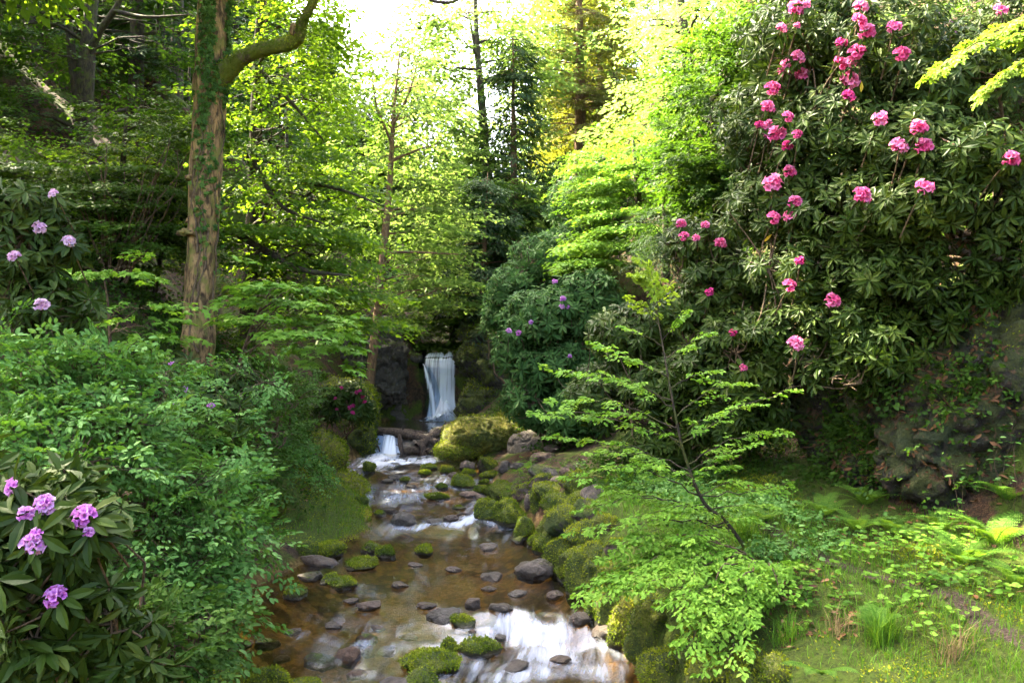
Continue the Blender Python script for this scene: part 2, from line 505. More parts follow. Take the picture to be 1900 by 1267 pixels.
def _tmpl(kind, r):
    """flat twig pattern: rows of (along, across, yaw, size)"""
    L = []
    if kind == 'beech':
        for t in np.linspace(.12, 1, 9):
            s = 1 if int(t * 20) % 2 else -1
            L.append((t, 0, s * r.uniform(.4, .9), 1))
        for k_, t in enumerate(np.linspace(.1, .85, 7)):
            s = 1 if k_ % 2 else -1
            ln = (1 - t * .7) * r.uniform(.35, .55)
            a = s * r.uniform(.7, 1.0)
            for q in np.linspace(.25, 1, 5):
                L.append((t + math.cos(a) * ln * q, math.sin(a) * ln * q, a + (1 if int(q * 12) % 2 else -1) * r.uniform(.3, .8), r.uniform(.75, 1.1)))
    elif kind == 'maple':
        for k_, t in enumerate(np.linspace(.15, 1, 6)):
            for s in (-1, 1):
                ln = r.uniform(.12, .34) * (1.25 - t * .6)
                a = s * r.uniform(.6, 1.2)
                L.append((t + math.cos(a) * ln, math.sin(a) * ln, a + r.normal() * .3, r.uniform(.7, 1.15)))
                if r.random() < .7:
                    L.append((t + math.cos(a) * ln * 1.8, math.sin(a) * ln * 1.8, a + r.normal() * .5, r.uniform(.6, 1.)))
        L.append((1.1, 0, 0, 1.1))
    elif kind == 'pinnate':
        # a shoot with opposite compound leaves of five to seven leaflets
        for k_, (t, s, a, ln) in enumerate([(.15, 1, .95, .5), (.2, -1, -.95, .5), (.45, 1, .8, .52), (.5, -1, -.8, .52), (.75, 1, .6, .48), (.78, -1, -.6, .48), (.85, 0, 0, .45)]):
            a += r.normal() * .15
            ln *= r.uniform(.85, 1.15)
            ca, sa = math.cos(a), math.sin(a)
            for q in (.42, .72):
                for e in (-1, 1):
                    L.append((t + ca * ln * q, sa * ln * q, a + e * .95, r.uniform(.7, .95)))
            L.append((t + ca * ln * .95, sa * ln * .95, a, 1.1))
    elif kind == 'needle':
        for t in np.linspace(.05, 1, 12):
            L.append((t, 0, 0, .8))
        for k_, t in enumerate(np.linspace(.08, .9, 10)):
            s = 1 if k_ % 2 else -1
            ln = (1 - t * .75) * r.uniform(.4, .6)
            a = s * r.uniform(.7, 1.0)
            for q in np.linspace(.2, 1, 4):
                L.append((t + math.cos(a) * ln * q, math.sin(a) * ln * q, a, 1))
    return np.array(L)


_tr = np.random.default_rng(3)
TM = {k_: [_tmpl(k_, _tr) for _ in range(6)] for k_ in ('beech', 'maple', 'pinnate', 'needle')}
SHAFTS = []                                             # gaps in the leaf roof: (lit spot, radius)


def sprays(mb, C, O, L, kind, shape, ln, wd, r, droop=.15, jit=.35, roll=.25, mat=0, rbias=0., twigs=None, thin=1.0, up=None):
    """leafy twigs: foot C, direction O, length L (arrays); leaves lie in the plane of each twig"""
    C = np.asarray(C, float); n = len(C)
    if n == 0: return
    O = norm(O); L = np.broadcast_to(np.asarray(L, float), n)
    ok = np.ones(n, bool)
    for tgt, rad, *tm_ in SHAFTS:
        q = C + O * L[:, None] * .5 - np.asarray(tgt)
        t = q @ SUN
        dist = np.linalg.norm(q - t[:, None] * SUN, axis=1)
        ok &= ~((t > (tm_[0] if tm_ else 1.2)) & (dist < rad + L * .45))
    C, O, L = C[ok], O[ok], L[ok]; n = len(C)
    if n == 0: return
    upv = np.array([0, 0, 1.0]) if up is None else up[ok]
    Y = norm(np.cross(upv + r.normal(size=(n, 3)) * roll, O))
    Z = np.cross(O, Y)
    base = r.uniform(0, 1, n)
    tid = r.integers(0, 6, n)
    for k_ in range(6):
        m = tid == k_
        if not m.any(): continue
        T = TM[kind][k_]
        if thin < 1: T = T[r.random(len(T)) < thin]
        q = len(T); s = m.sum()
        a = T[:, 0][None] * L[m][:, None]; b_ = T[:, 1][None] * L[m][:, None]
        pos = C[m][:, None] + a[..., None] * O[m][:, None] + b_[..., None] * Y[m][:, None] \
            - (droop * T[:, 0] ** 2)[None, :, None] * (L[m][:, None, None] * np.array([0, 0, 1.0])) + (r.normal(size=(s, q)) * .04 * L[m][:, None])[..., None] * Z[m][:, None]
        yaw = T[:, 2][None] + r.normal(size=(s, q)) * .25
        d = np.cos(yaw)[..., None] * O[m][:, None] + np.sin(yaw)[..., None] * Y[m][:, None] - np.array([0, 0, 1.0]) * (droop * .9 + r.uniform(0, .35, (s, q)))[..., None]
        nn = Z[m][:, None] + r.normal(size=(s, q, 3)) * jit
        sz = T[:, 3][None] * r.uniform(.75, 1.2, (s, q))
        rn = np.clip(.55 * base[m][:, None] + .45 * r.random((s, q)) + rbias, 0, 1)
        put_leaves(mb, pos.reshape(-1, 3), d.reshape(-1, 3), nn.reshape(-1, 3), (ln * sz).ravel(), (wd * sz).ravel(), shape, rn.ravel(), mat)
    if twigs is not None:
        for i in range(n):
            e = C[i] + O[i] * L[i] - np.array([0, 0, droop * L[i]])
            tube(twigs[0], np.array([C[i] - O[i] * L[i] * .25, C[i] + O[i] * L[i] * .5 - np.array([0, 0, droop * L[i] * .25]), e]), np.array([twigs[1], twigs[1] * .7, twigs[1] * .3]), 3, mat=twigs[2] if len(twigs) > 2 else 0, cap=False)


def ell_points(c, rad, n, r, shell=.45):
    """points in an ellipsoid, denser towards its skin"""
    q = norm(r.normal(size=(n, 3)))
    return np.asarray(c) + q * (r.random((n, 1)) ** shell) * np.asarray(rad)


def cl(px, py, d, rx, ry, rd, n):
    """a leaf cloud: photo pixel centre, depth, half sizes in pixels, half depth in metres, number of sprays"""
    return (P(px, py, d), (rx * d / F, rd, ry * d / F), n)


def limb_path(a, e, r, sag=.12, n=9):
    a = np.asarray(a); e = np.asarray(e)
    l = np.linalg.norm(e - a)
    m = a * .5 + e * .5 + np.array([0, 0, sag * l]) + r.normal(size=3) * .05 * l
    p = smooth_path([a, m, e], n)
    p[1:-1] += r.normal(size=(n - 2, 3)) * .012 * l
    return p


def tree(name, label, cat, trunk, radii, clouds, leaf, kind='beech', shape='quad', ln=.11, wd=.07, spray=.7, seed=1, bark='bark_dark',
         group=None, sides=9, droop=.18, tier=.0, limbs=26, limb_r=.05, flat=.25, rough=.08, trunk_lo=.15, extra=None, thin=1., jit=.35, limb_dark=None, root_flare=0., rbias=0.):
    r = np.random.default_rng(seed)
    trunk = np.asarray(trunk, float)
    root = thing(name, label, cat, trunk[0], group)
    tb = MB()
    tp = smooth_path(trunk, max(14, len(trunk) * 8))
    rad = np.interp(np.linspace(0, 1, len(tp)), np.linspace(0, 1, len(radii)), radii)
    rad[0] *= 1 + root_flare; rad[1] *= 1 + root_flare * .4
    tube(tb, tp, rad, sides, rough, seed, freq=6)
    if extra:
        for pts, rr in extra:
            tube(tb, smooth_path(pts, 16), np.array(rr), 8, .1, seed)
    cb = MB()
    for c, rd, n in clouds:
        p = ell_points(c, rd, n, r)
        if tier:
            ti = np.floor(p[:, 2] / tier + r.normal(size=n) * .12)
            p[:, 2] = (ti + .5) * tier - .10 * np.linalg.norm((p - c)[:, :2], axis=1)
        ax = tp[np.clip(np.searchsorted(tp[:, 2], p[:, 2]), 0, len(tp) - 1)]
        o = .6 * norm((p - ax) * [1, 1, .15]) + .5 * norm((p - c) * [1, 1, .3]) + r.normal(size=(n, 3)) * [.5, .5, flat * (.45 if tier else 1)]
        sprays(cb, p, o * [1, 1, .5 if tier else 1], spray * r.uniform(.6, 1.3, n), kind, shape, ln, wd, r, droop, jit * (.7 if tier else 1), .14 if tier else .3, thin=thin, rbias=rbias)
    tot = sum(c[2] for c in clouds)
    for c, rd, n in clouds:
        for q in range(max(1, int(limbs * n / tot))):
            e = ell_points(c, np.asarray(rd) * .85, 1, r)[0]
            i = np.searchsorted(tp[:, 2], e[2] - np.linalg.norm((e - tp[len(tp) // 2])[:2]) * r.uniform(.15, .5))
            i = int(np.clip(i, int(len(tp) * trunk_lo), len(tp) - 2))
            lr = min(limb_r * r.uniform(.6, 1.2), rad[i] * .7)
            lp = limb_path(tp[i], e, r, r.uniform(-.05, .18), 10)
            tube(tb, lp, np.array([lr, lr * .7, lr * .45, lr * .15]), 5, .06, seed + q)
            for w in range(2):
                s0 = lp[r.integers(4, 9)]
                e2 = s0 + (r.normal(size=3) * [1, 1, .4]) * np.linalg.norm(e - tp[i]) * .22
                tube(tb, limb_path(s0, e2, r, .05, 5), np.array([lr * .35, lr * .1]), 4)
    part('trunk', tb, M[bark], root)
    part('crown', cb, M[leaf], root)
    return root


def conifer(name, label, base, top, r0, width, leaf='conifer', n_whorl=26, seed=1, lo=.12, ln=.16, wd=.035, bark='bark_red', group=None, gaps=.2, per=7, spray=.9):
    r = np.random.default_rng(seed)
    base = np.asarray(base, float); top = np.asarray(top, float)
    root = thing(name, label, 'tree', base, group)
    tb, cb = MB(), MB()
    tp = smooth_path([base, base * .5 + top * .5 + r.normal(size=3) * [.05, .05, 0], top], 20)
    tube(tb, tp, np.array([r0 * 1.25, r0, r0 * .75, r0 * .45, r0 * .1]), 9, .06, seed)
    hgt = np.linalg.norm(top - base)
    for k_ in range(n_whorl):
        t = lo + (1 - lo) * (k_ + r.random() * .6) / n_whorl
        c = base * (1 - t) + top * t
        R = width * (1 - (t - lo) / (1 - lo)) ** .75 * r.uniform(.7, 1.15) + .15
        for q in range(per):
            if r.random() < gaps: continue
            a = r.uniform(0, 2 * math.pi)
            o = np.array([math.cos(a), math.sin(a), r.uniform(-.25, .12)])
            l = R * r.uniform(.6, 1.1)
            e = c + o * l
            tube(tb, np.array([c, c * .5 + e * .5 + [0, 0, .03 * l], e]), np.array([r0 * .16, r0 * .1, .006]), 4)
            m = max(2, int(l / (spray * .42)))
            f = np.linspace(.22, 1, m)
            C_ = c + (e - c) * f[:, None]
            sd = np.where(np.arange(m) % 2 == 0, 1, -1)[:, None]
            perp = np.array([-o[1], o[0], 0])
            O_ = o * .8 + perp * sd * r.uniform(.3, .9, (m, 1)) + np.array([0, 0, -.15])
            sprays(cb, C_, O_, spray * r.uniform(.6, 1.1, m), 'needle', 'needle', ln, wd, r, .25, .3, .25)
    part('trunk', tb, M[bark], root)
    part('crown', cb, M[leaf], root)
    return root


def copy_tree(root, loc, rz, sc, label, group=None):
    r_ = root.copy(); COL.objects.link(r_)
    r_.location = loc; r_.rotation_euler = (0, 0, rz); r_.scale = (sc, sc, sc)
    r_['label'] = label
    if group: r_['group'] = group
    for ch in list(root.children):
        c = ch.copy(); COL.objects.link(c); c.parent = r_
    return r_


# ------------------------------------------------------------------ rhododendrons
def whorls(mb, C, A, r, ln=.12, wd=.036, n=9, mat=0, two=True, lift=.15):
    """rosettes of long leaves at the twig ends; C foot, A axis"""
    C = np.asarray(C, float); m = len(C)
    if m == 0: return
    A = norm(A)
    ref = np.where(np.abs(A[:, 2:3]) > .9, np.array([[1.0, 0, 0]]), np.array([[0, 0, 1.0]]))
    X = norm(np.cross(ref, A)); Y = np.cross(A, X)
    bs = r.random(m)
    sz = r.uniform(.72, 1.25, m)
    for ring in range(2 if two else 1):
        k_ = n if ring == 0 else max(4, n - 3)
        ph = np.arange(k_)[None] * 2 * np.pi / k_ + r.uniform(0, 6.3, (m, 1)) + r.normal(size=(m, k_)) * .18
        el = r.normal(size=(m, k_)) * .20 + (lift if ring == 0 else -.35)
        rad = np.cos(ph)[..., None] * X[:, None] + np.sin(ph)[..., None] * Y[:, None]
        d = np.cos(el)[..., None] * rad + np.sin(el)[..., None] * A[:, None] - np.array([0, 0, 1.0]) * r.uniform(0, .30, (m, k_))[..., None]
        nn = np.cos(el)[..., None] * A[:, None] - np.sin(el)[..., None] * rad + r.normal(size=(m, k_, 3)) * .22
        s = r.uniform(.7, 1.15, (m, k_)) * sz[:, None]
        pos = C[:, None] + rad * .012 - A[:, None] * (.05 * ring) + r.normal(size=(m, k_, 3)) * .006
        keep = (r.random((m, k_)) < .9).ravel()
        rn = np.clip(.5 * bs[:, None] + .5 * r.random((m, k_)), 0, 1).ravel()
        put_leaves(mb, pos.reshape(-1, 3)[keep], d.reshape(-1, 3)[keep], nn.reshape(-1, 3)[keep], (ln * s).ravel()[keep], (wd * s).ravel()[keep] * (.85 + .3 * r.random(keep.sum())), 'lance', rn[keep], mat)


def truss_mb(seed, fl=15, off=0., open_=1.):
    """dome of funnel-shaped five-petalled flowers, unit radius, axis +Z"""
    r = np.random.default_rng(seed)
    mbx = MB()
    k_ = np.arange(fl) + .5
    z = 1 - 1.12 * k_ / fl
    a = k_ * 2.39996 + r.normal(size=fl) * .1
    s = np.sqrt(np.clip(1 - z * z, 0, 1))
    D = np.stack([s * np.cos(a), s * np.sin(a), z], -1)
    for d in D:
        d = norm(d + r.normal(size=3) * .10)
        x = norm(np.cross([.3, .5, .8], d)); y = np.cross(d, x)
        ph0 = r.uniform(0, 6.3)
        rs = r.uniform(.78, 1.18)
        br = r.uniform(0, .45) + off
        rs *= open_
        if r.random() < .12: rs *= .72; br = 0
        for p in range(5):
            ph = ph0 + p * 2 * math.pi / 5
            u = math.cos(ph) * x + math.sin(ph) * y
            w = np.cross(d, u)
            c0 = d * .28
            pts = [c0, d * .62 * rs + u * .10 - w * .10, d * .90 * rs + u * .27 - w * .19, d * .90 * rs + u * .42 - w * .02 + r.normal(size=3) * .04,
                   d * .90 * rs + u * .27 + w * .19, d * .62 * rs + u * .10 + w * .10, d * .74 * rs + u * .17]
            mbx.add(pts, np.array([[0, 1, 2, 6], [6, 2, 3, 4], [0, 6, 4, 5]]), np.clip(br + r.random() * .2 + np.array([.0, .32, .0]) + r.random(3) * .12, 0, 1), 0, False)
    return mbx


TRUSS = {}
for col_ in ('pink', 'magenta', 'lilac', 'pale'):
    TRUSS[col_] = [truss_mb(900 + i, (15, 17, 12, 14, 10, 16)[i], (.0, .12, .25, -.1, .05, .35)[i], (1, 1, .92, 1, .85, 1.05)[i]).mesh('flower', M[col_]) for i in range(6)]


def flower(root, pos, axis, rad, colour, r, squash=.85):
    o = bpy.data.objects.new('flower', TRUSS[colour][r.integers(0, 6)])
    COL.objects.link(o)
    o.parent = root
    o.location = Vector(np.asarray(pos) - ORIG[root.name])
    q = Vector(norm(axis)).to_track_quat('Z', 'Y')
    o.rotation_euler = q.to_euler()
    o.scale = (rad, rad, rad * squash)
    if colour == 'magenta': o['label'] = 'darker half opened magenta flower head'
    return o


def ray_ell(px, py, clouds):
    """first cloud skin met by the line of sight (falls back to the nearest cloud)"""
    o = np.array([0, 0, CAMZ]); v = P(px, py, 1.0) - o
    best, near = None, (1e9, 8)
    for c, rd, n in clouds:
        A = v / rd; B = (o - c) / rd
        a, b_, c_ = A @ A, 2 * A @ B, B @ B - 1
        disc = b_ * b_ - 4 * a * c_
        if disc > 0:
            t = (-b_ - math.sqrt(disc)) / (2 * a)
            if t > .5 and (best is None or t < best): best = t
        t0 = c[1]
        q = np.linalg.norm((o + v * t0 - c) / rd)
        if q < near[0]: near = (q, t0 - .3)
    return best if best else near[1]


def rhododendron(name, label, base, clouds, flowers, leaf='rhodo', seed=1, ln=.12, wd=.037, stems=14, stem_r=.035, group=None, colour='pink', cat='shrub', lit_axis=(0, -.55, .75), n=9, bare=None, stem_mat='twig', two=True, yellow=0, shell=.33):
    r = np.random.default_rng(seed)
    base = np.asarray(base, float)
    root = thing(name, label, cat, base, group)
    lb, sb = MB(), MB()
    allC = []
    for c, rd, k_ in clouds:
        p = ell_points(c, rd, k_, r, shell)
        ax = norm((p - c) / np.square(rd) * np.mean(rd)) + np.asarray(lit_axis) * .9 + r.normal(size=(k_, 3)) * .35
        ok = np.ones(k_, bool)
        for tgt, rad, *tm_ in SHAFTS:
            q = p - np.asarray(tgt); t = q @ SUN
            ok &= ~((t > (tm_[0] if tm_ else 1.2)) & (np.linalg.norm(q - t[:, None] * SUN, axis=1) < rad + .1))
        whorls(lb, p[ok], ax[ok], r, ln, wd, n, two=two)
        allC.append((p, ax))
    PP = np.concatenate([a for a, _ in allC]); AA = np.concatenate([a for _, a in allC])
    idx = r.permutation(len(PP))
    # main stems and the twigs that carry the rosettes
    nodes = []
    for i in range(stems):
        e = PP[idx[i]]
        m = base * .45 + e * .55 + r.normal(size=3) * [.25, .25, .1] + np.array([0, 0, -.08 * np.linalg.norm(e - base)])
        pth = smooth_path([base + r.normal(size=3) * [.25, .25, .02], m, e], 14)
        pth[1:-1] += r.normal(size=(12, 3)) * .03
        tube(sb, pth, np.array([stem_r, stem_r * .75, stem_r * .5, stem_r * .2]), 6, .1, seed + i)
        nodes += list(pth[4:13])
    nodes = np.array(nodes)
    for i in idx[stems:stems + min(len(idx) - stems, 420)]:
        e = PP[i]
        j = np.argmin(np.linalg.norm(nodes - e, axis=1) + r.random(len(nodes)) * .3)
        s0 = nodes[j]
        if np.linalg.norm(s0 - e) > 2.5: continue
        mid = s0 * .4 + e * .6 - norm(AA[i]) * .12 + r.normal(size=3) * .04
        tube(sb, smooth_path([s0, mid, e], 6), np.array([.011, .008, .005]), 4, cap=False)
    if bare:
        for pts, rr in bare:
            q = smooth_path(pts, 16); q[1:-1] += r.normal(size=(14, 3)) * .012
            tube(sb, q, np.array(rr), 7, .12, seed)
    for f in flowers:
        px, py, sz = f[:3]
        cc = f[3] if len(f) > 3 else colour
        d = ray_ell(px, py, clouds) - .05
        pos = P(px, py, d)
        ax = norm(np.array([r.normal() * .25, -.75, .6 + r.normal() * .15]))
        rad = sz * d / F / 2 * .98
        whorls(lb, [pos - ax * rad * .55], [ax], r, ln * 1.05, wd * 1.05, n, two=True, lift=-.05)
        s0 = pos - ax * (rad * .5)
        tube(sb, smooth_path([s0, s0 - ax * .18 - [0, 0, .05], s0 - ax * .3 - [0, -.1, .2]], 6), np.array([.006, .008, .009]), 4, cap=False)
        flower(root, pos - ax * rad * .35, ax, rad, cc, r)
    part('leaves', lb, M[leaf], root)
    part('stems', sb, M[stem_mat], root)
    if yellow:
        yb = MB()
        q = r.permutation(len(PP))[:yellow]
        put_leaves(yb, PP[q] + [0, -.05, -.04], r.normal(size=(yellow, 3)) * [.6, .3, .3] + [0, -.2, -.8], np.tile([0, -1., .4], (yellow, 1)), ln * .95, wd, 'lance', r.random(yellow))
        part('yellowed_leaves', yb, M['yellow_leaf'], root)
    return root


# ------------------------------------------------------------------ ferns, grass, herbs
def fern_mb(seed, L=.6, fronds=9, pairs=20, spread=1.0, rise=.75, arc=(0, 6.28), width=.30, sub=6):
    r = np.random.default_rng(seed)
    mbx = MB()
    for f in range(fronds):
        a = arc[0] + (arc[1] - arc[0]) * (f + r.uniform(-.3, .3)) / fronds
        l = L * r.uniform(.75, 1.1)
        h = np.array([math.cos(a), math.sin(a), 0]); sdv = np.array([-h[1], h[0], 0])
        t = np.linspace(0, 1, pairs + 1)
        e = rise * r.uniform(.8, 1.2)
        ang = e * 1.35 - t * e * 1.7
        st = l / pairs
        x = np.concatenate([[0], np.cumsum(np.cos(ang[:-1]) * st)]) * spread; z = np.concatenate([[0], np.cumsum(np.sin(ang[:-1]) * st)])
        pth = x[:, None] * h + z[:, None] * np.array([0, 0, 1.0])
        tube(mbx, pth, np.array([.004, .0025, .001]), 3, cap=False, rnd=.2)
        tan = norm(np.gradient(pth, axis=0)); nrm_ = np.cross(tan, sdv) * -1
        nrm_ = np.where(nrm_[:, 2:3] < 0, -nrm_, nrm_)
        for k_ in range(2, pairs + 1):
            tt = k_ / pairs
            pw = width * l * (math.sin(math.pi * min(1, (tt * .92 + .12))) ** .8) * .5 * (1.1 - .3 * tt) + .004
            for s in (-1, 1):
                d = norm(sdv * s * .93 + tan[k_] * .38 - np.array([0, 0, .12]))
                if sub:
                    q = np.linspace(.06, .95, sub)
                    pos = pth[k_] + d * (pw * q)[:, None]
                    w = pw / sub * 1.15
                    for e2 in (-1, 1):
                        dd = norm(d * .55 + e2 * tan[k_] * .85)
                        put_leaves(mbx, pos, np.tile(dd, (sub, 1)), np.tile(nrm_[k_], (sub, 1)) + r.normal(size=(sub, 3)) * .1, (pw * .20 * (1.15 - q)) + .004, w, 'quad', np.clip(r.uniform(.2, .9) + r.normal(size=sub) * .1, 0, 1))
                else:
                    put_leaves(mbx, pth[k_][None], d[None], nrm_[k_][None], pw, l / pairs * .8, 'quad', r.random(1))
    return mbx


def blades(mb, p, r, h=.16, w=.006, lean=.5, mat=0):
    n = len(p)
    a = r.uniform(0, 6.3, n)
    d = np.stack([np.cos(a), np.sin(a), a * 0], -1)
    sd = np.stack([-np.sin(a), np.cos(a), a * 0], -1)
    hh = h * r.uniform(.5, 1.3, n); le = lean * r.uniform(.2, 1.2, n) * hh
    up = np.array([0, 0, 1.0])
    m = p + up * (hh * .6)[:, None] + d * (le * .35)[:, None]
    t = p + up * (hh * .92)[:, None] + d * le[:, None]
    V = np.stack([p - sd * w / 2, p + sd * w / 2, m + sd * w * .4, m - sd * w * .4, t], 1).reshape(-1, 3)
    i = np.arange(n)[:, None] * 5
    rn = r.random(n)
    mb.add(V, [i + np.array([[0, 1, 2, 3]])], rn, mat)
    mb.add(np.zeros((0, 3)), [i + np.array([[3, 2, 4]]) - 0], rn, mat)
    # the second add must refer to the same block
    mb.f[-1] = mb.f[-1] - len(V)


def scatter(xr, yr, n, r, cond=None):
    x = r.uniform(*xr, n); y = r.uniform(*yr, n)
    if cond is not None:
        k_ = cond(x, y); x, y = x[k_], y[k_]
    return np.stack([x, y, H(x, y)], -1)
# ------------------------------------------------------------------ the gorge: terrain, path, water
DS = np.array([-12, 3, 7, 9, 10.2, 11.3, 11.9, 13, 16.6, 18.5, 19.8, 20.5, 22, 24, 24.6, 30, 60, 140.])
XL_ = np.array([-3.2, -3.0, -2.95, -3.12, -2.67, -2.35, -2.07, -2.27, -3.45, -3.85, -3.45, -3.7, -4.0, -3.6, -2.95, -3.2, -3.5, -4.])
DR = np.array([-12, 3, 5, 7, 9, 11.3, 12.5, 13.3, 16.6, 18.5, 19.3, 20.5, 24, 24.6, 30, 60, 140.])
XR_ = np.array([2.0, 1.7, 1.5, 1.2, .84, .45, .10, -.2, -.45, -.6, -1.3, -1.55, -1.45, -1.5, -1.4, -1., -1.])
DW = np.array([-12, 6.0, 7.75, 8.4, 11.7, 12.2, 19.5, 20.1, 24.05, 24.35, 25.2, 30, 60, 140.])
ZW_ = np.array([-.25, 0.0, 0.0, .14, .17, .25, .27, .66, .66, 2.42, 2.62, 2.95, 6.5, 17.])
XL = lambda d: np.interp(d, DS, XL_)
XR = lambda d: np.interp(d, DR, XR_)
ZW = lambda d: np.interp(d, DW, ZW_)
LV = np.array([0, .3, .9, 1.8, 3, 6, 12, 30, 60, 140.])
LD = np.array([4, 9, 12, 16, 19, 21, 24.5, 28, 140.])
LT = np.array([[0, .35, .7, 1.0, 1.3, 2.5, 6, 16, 22, 30],
               [0, .35, .6, .9, 1.4, 3.2, 7.5, 19, 28, 36],
               [0, .08, .18, 1.1, 2.2, 4.6, 9.5, 22, 32, 40],
               [0, .3, 1.0, 2.0, 3.2, 5.8, 11, 24, 34, 42],
               [0, .5, 1.2, 2.2, 3.4, 6.2, 11, 24, 34, 42],
               [0, .3, .8, 1.8, 3.4, 7, 12, 24, 34, 42],
               [0, .3, .8, 1.9, 3.4, 7, 12, 24, 34, 42],
               [0, .5, 1.0, 1.6, 2.5, 5, 10, 22, 32, 42],
               [0, .5, 1.0, 1.6, 2.5, 4.5, 8, 17, 26, 36]])
RU = np.array([0, .25, .6, 1.2, 2.2, 3.2, 4.5, 7, 15, 40, 140.])
RD = np.array([4, 7.5, 9.9, 11.5, 14, 18, 20, 24.5, 28, 140.])
RT = np.array([[0, .12, .28, .55, 1.0, 1.15, 2.0, 6, 13, 28, 40],
               [0, .6, .9, 1.05, 1.10, 1.3, 3.2, 7.5, 15, 30, 42],
               [0, .6, .9, 1.00, 1.05, 1.4, 3.4, 7.5, 15, 30, 42],
               [0, .5, .75, .85, .95, 1.5, 3.4, 7.5, 15, 30, 42],
               [0, .25, .5, .75, 1.0, 2.2, 4.0, 7.5, 15, 30, 42],
               [0, .12, .25, .4, .8, 1.7, 3.6, 8, 16, 32, 42],
               [0, .1, .2, .4, 1.2, 2.6, 5.2, 9, 17, 34, 44],
               [0, .2, .5, 1.2, 2.8, 4.2, 6.2, 9.5, 17, 34, 44],
               [0, .5, 1.0, 1.6, 2.3, 3.0, 4.0, 6, 12, 26, 36],
               [0, .5, 1.0, 1.6, 2.3, 3.0, 4.0, 6, 12, 24, 34]])


def interp2(ds, vs, T, d, v):
    d = np.clip(d, ds[0], ds[-1]); v = np.clip(v, vs[0], vs[-1])
    i = np.clip(np.searchsorted(ds, d) - 1, 0, len(ds) - 2)
    j = np.clip(np.searchsorted(vs, v) - 1, 0, len(vs) - 2)
    a = (d - ds[i]) / (ds[i + 1] - ds[i]); b = (v - vs[j]) / (vs[j + 1] - vs[j])
    return (T[i, j] * (1 - a) + T[i + 1, j] * a) * (1 - b) + (T[i, j + 1] * (1 - a) + T[i + 1, j + 1] * a) * b


def path_mask(x, d):
    u = x - XR(d)
    c = np.interp(d, [3, 5, 7, 9, 11, 14], [2.3, 2.15, 1.75, 1.55, 1.45, 1.4])
    c = c + .09 * np.sin(d * 2.3) + .05 * np.sin(d * 5.1 + 1)
    return np.clip(1.3 - np.abs(u - c) / 0.13, 0, 1) * np.clip((13.5 - d) / 2, 0, 1)


def H(x, d, rough=True):
    x = np.asarray(x, float); d = np.asarray(d, float)
    v = XL(d) - x; u = x - XR(d); w = ZW(d)
    inn = np.minimum(-v, -u)
    bed = w - 0.34 * np.clip(inn / 0.7, 0, 1) ** 0.7 - 0.02
    h = np.where(v > 0, w + interp2(LD, LV, LT, d, v), np.where(u > 0, w + interp2(RD, RU, RT, d, u), bed))
    if rough:
        p = np.stack([x, d, h * 0.4], -1).reshape(-1, 3)
        out = np.clip(np.maximum(v, u) / 1.0, 0, 1)
        amp = 0.05 + 0.30 * out * (1 - path_mask(x, d)) * np.clip((np.maximum(v, u) - 1.5) / 3, .25, 1)
        h = h + (amp * (fbm(p * 0.9, 4, 3) + 0.3 * fbm(p * 4, 3, 9)).reshape(x.shape) * np.where(inn > 0, 0.9, 1))
        h = np.where((d > 19.55) & (d < 24.4) & (inn > 0), np.minimum(h, w - .25), h)
    return h


def hit(px, py, water=True, dmax=130):
    """where the line of sight through a photo pixel meets the ground (or the stream)"""
    d = np.concatenate([np.arange(3.2, 30, 0.02), np.arange(30, dmax, 0.2)])
    x = (px - CX) / F * d
    z = CAMZ - (py - CY) / F * d
    g = H(x, d)
    if water:
        ins = (x > XL(d)) & (x < XR(d))
        g = np.where(ins, np.maximum(g, ZW(d)), g)
    k = np.nonzero(z <= g)[0]
    k = k[0] if len(k) else len(d) - 1
    return np.array([x[k], d[k], g[k]])


def ground_z(x, y):
    return float(H(np.array([x]), np.array([y]))[0])


def grid_faces(nx, ny):
    i = np.arange(ny - 1)[:, None] * nx; j = np.arange(nx - 1)[None]
    return np.stack([i + j, i + j + 1, i + j + 1 + nx, i + j + nx], -1).reshape(-1, 4)


def cum(segs):
    out = [segs[0][0]]
    for a, b, s in segs:
        n = max(1, int(round((b - a) / s)))
        out += list(a + (b - a) * (np.arange(n) + 1) / n)
    return np.array(out)


gx = cum([(-140, -60, 8), (-60, -24, 1.5), (-24, -9, .45), (-9, -5, .14), (-5, 5, .075), (5, 9, .14), (9, 24, .45), (24, 60, 1.5), (60, 140, 8)])
gy = cum([(-14, 2.5, .7), (2.5, 16, .085), (16, 27, .11), (27, 50, .5), (50, 140, 2.5)])
GX, GY = np.meshgrid(gx, gy)
GZ = H(GX, GY)
vL = XL(GY) - GX; uR = GX - XR(GY)
bedmask = np.clip(1 - np.maximum(vL, uR) / 0.15, 0, 1) * (GY < 23.9)
mb = MB()
mb.add(np.stack([GX, GY, GZ], -1).reshape(-1, 3), grid_faces(len(gx), len(gy)), 0.5, 0, True)
mb.pa['bed'] = bedmask.ravel()
mb.pa['trail'] = path_mask(GX, GY).ravel()
bench = np.clip(uR / .4, 0, 1) * np.clip((3.1 - uR) / .6, 0, 1) * np.clip((12 - GY) / 2, 0, 1)
lflat = np.clip((1.5 - vL) / .5, 0, 1) * (vL > 0) * np.clip((15 - GY) / 2, 0, 1) * np.clip((GY - 10.5) / 1, 0, 1)
mb.pa['lush'] = np.maximum(bench, lflat).ravel()


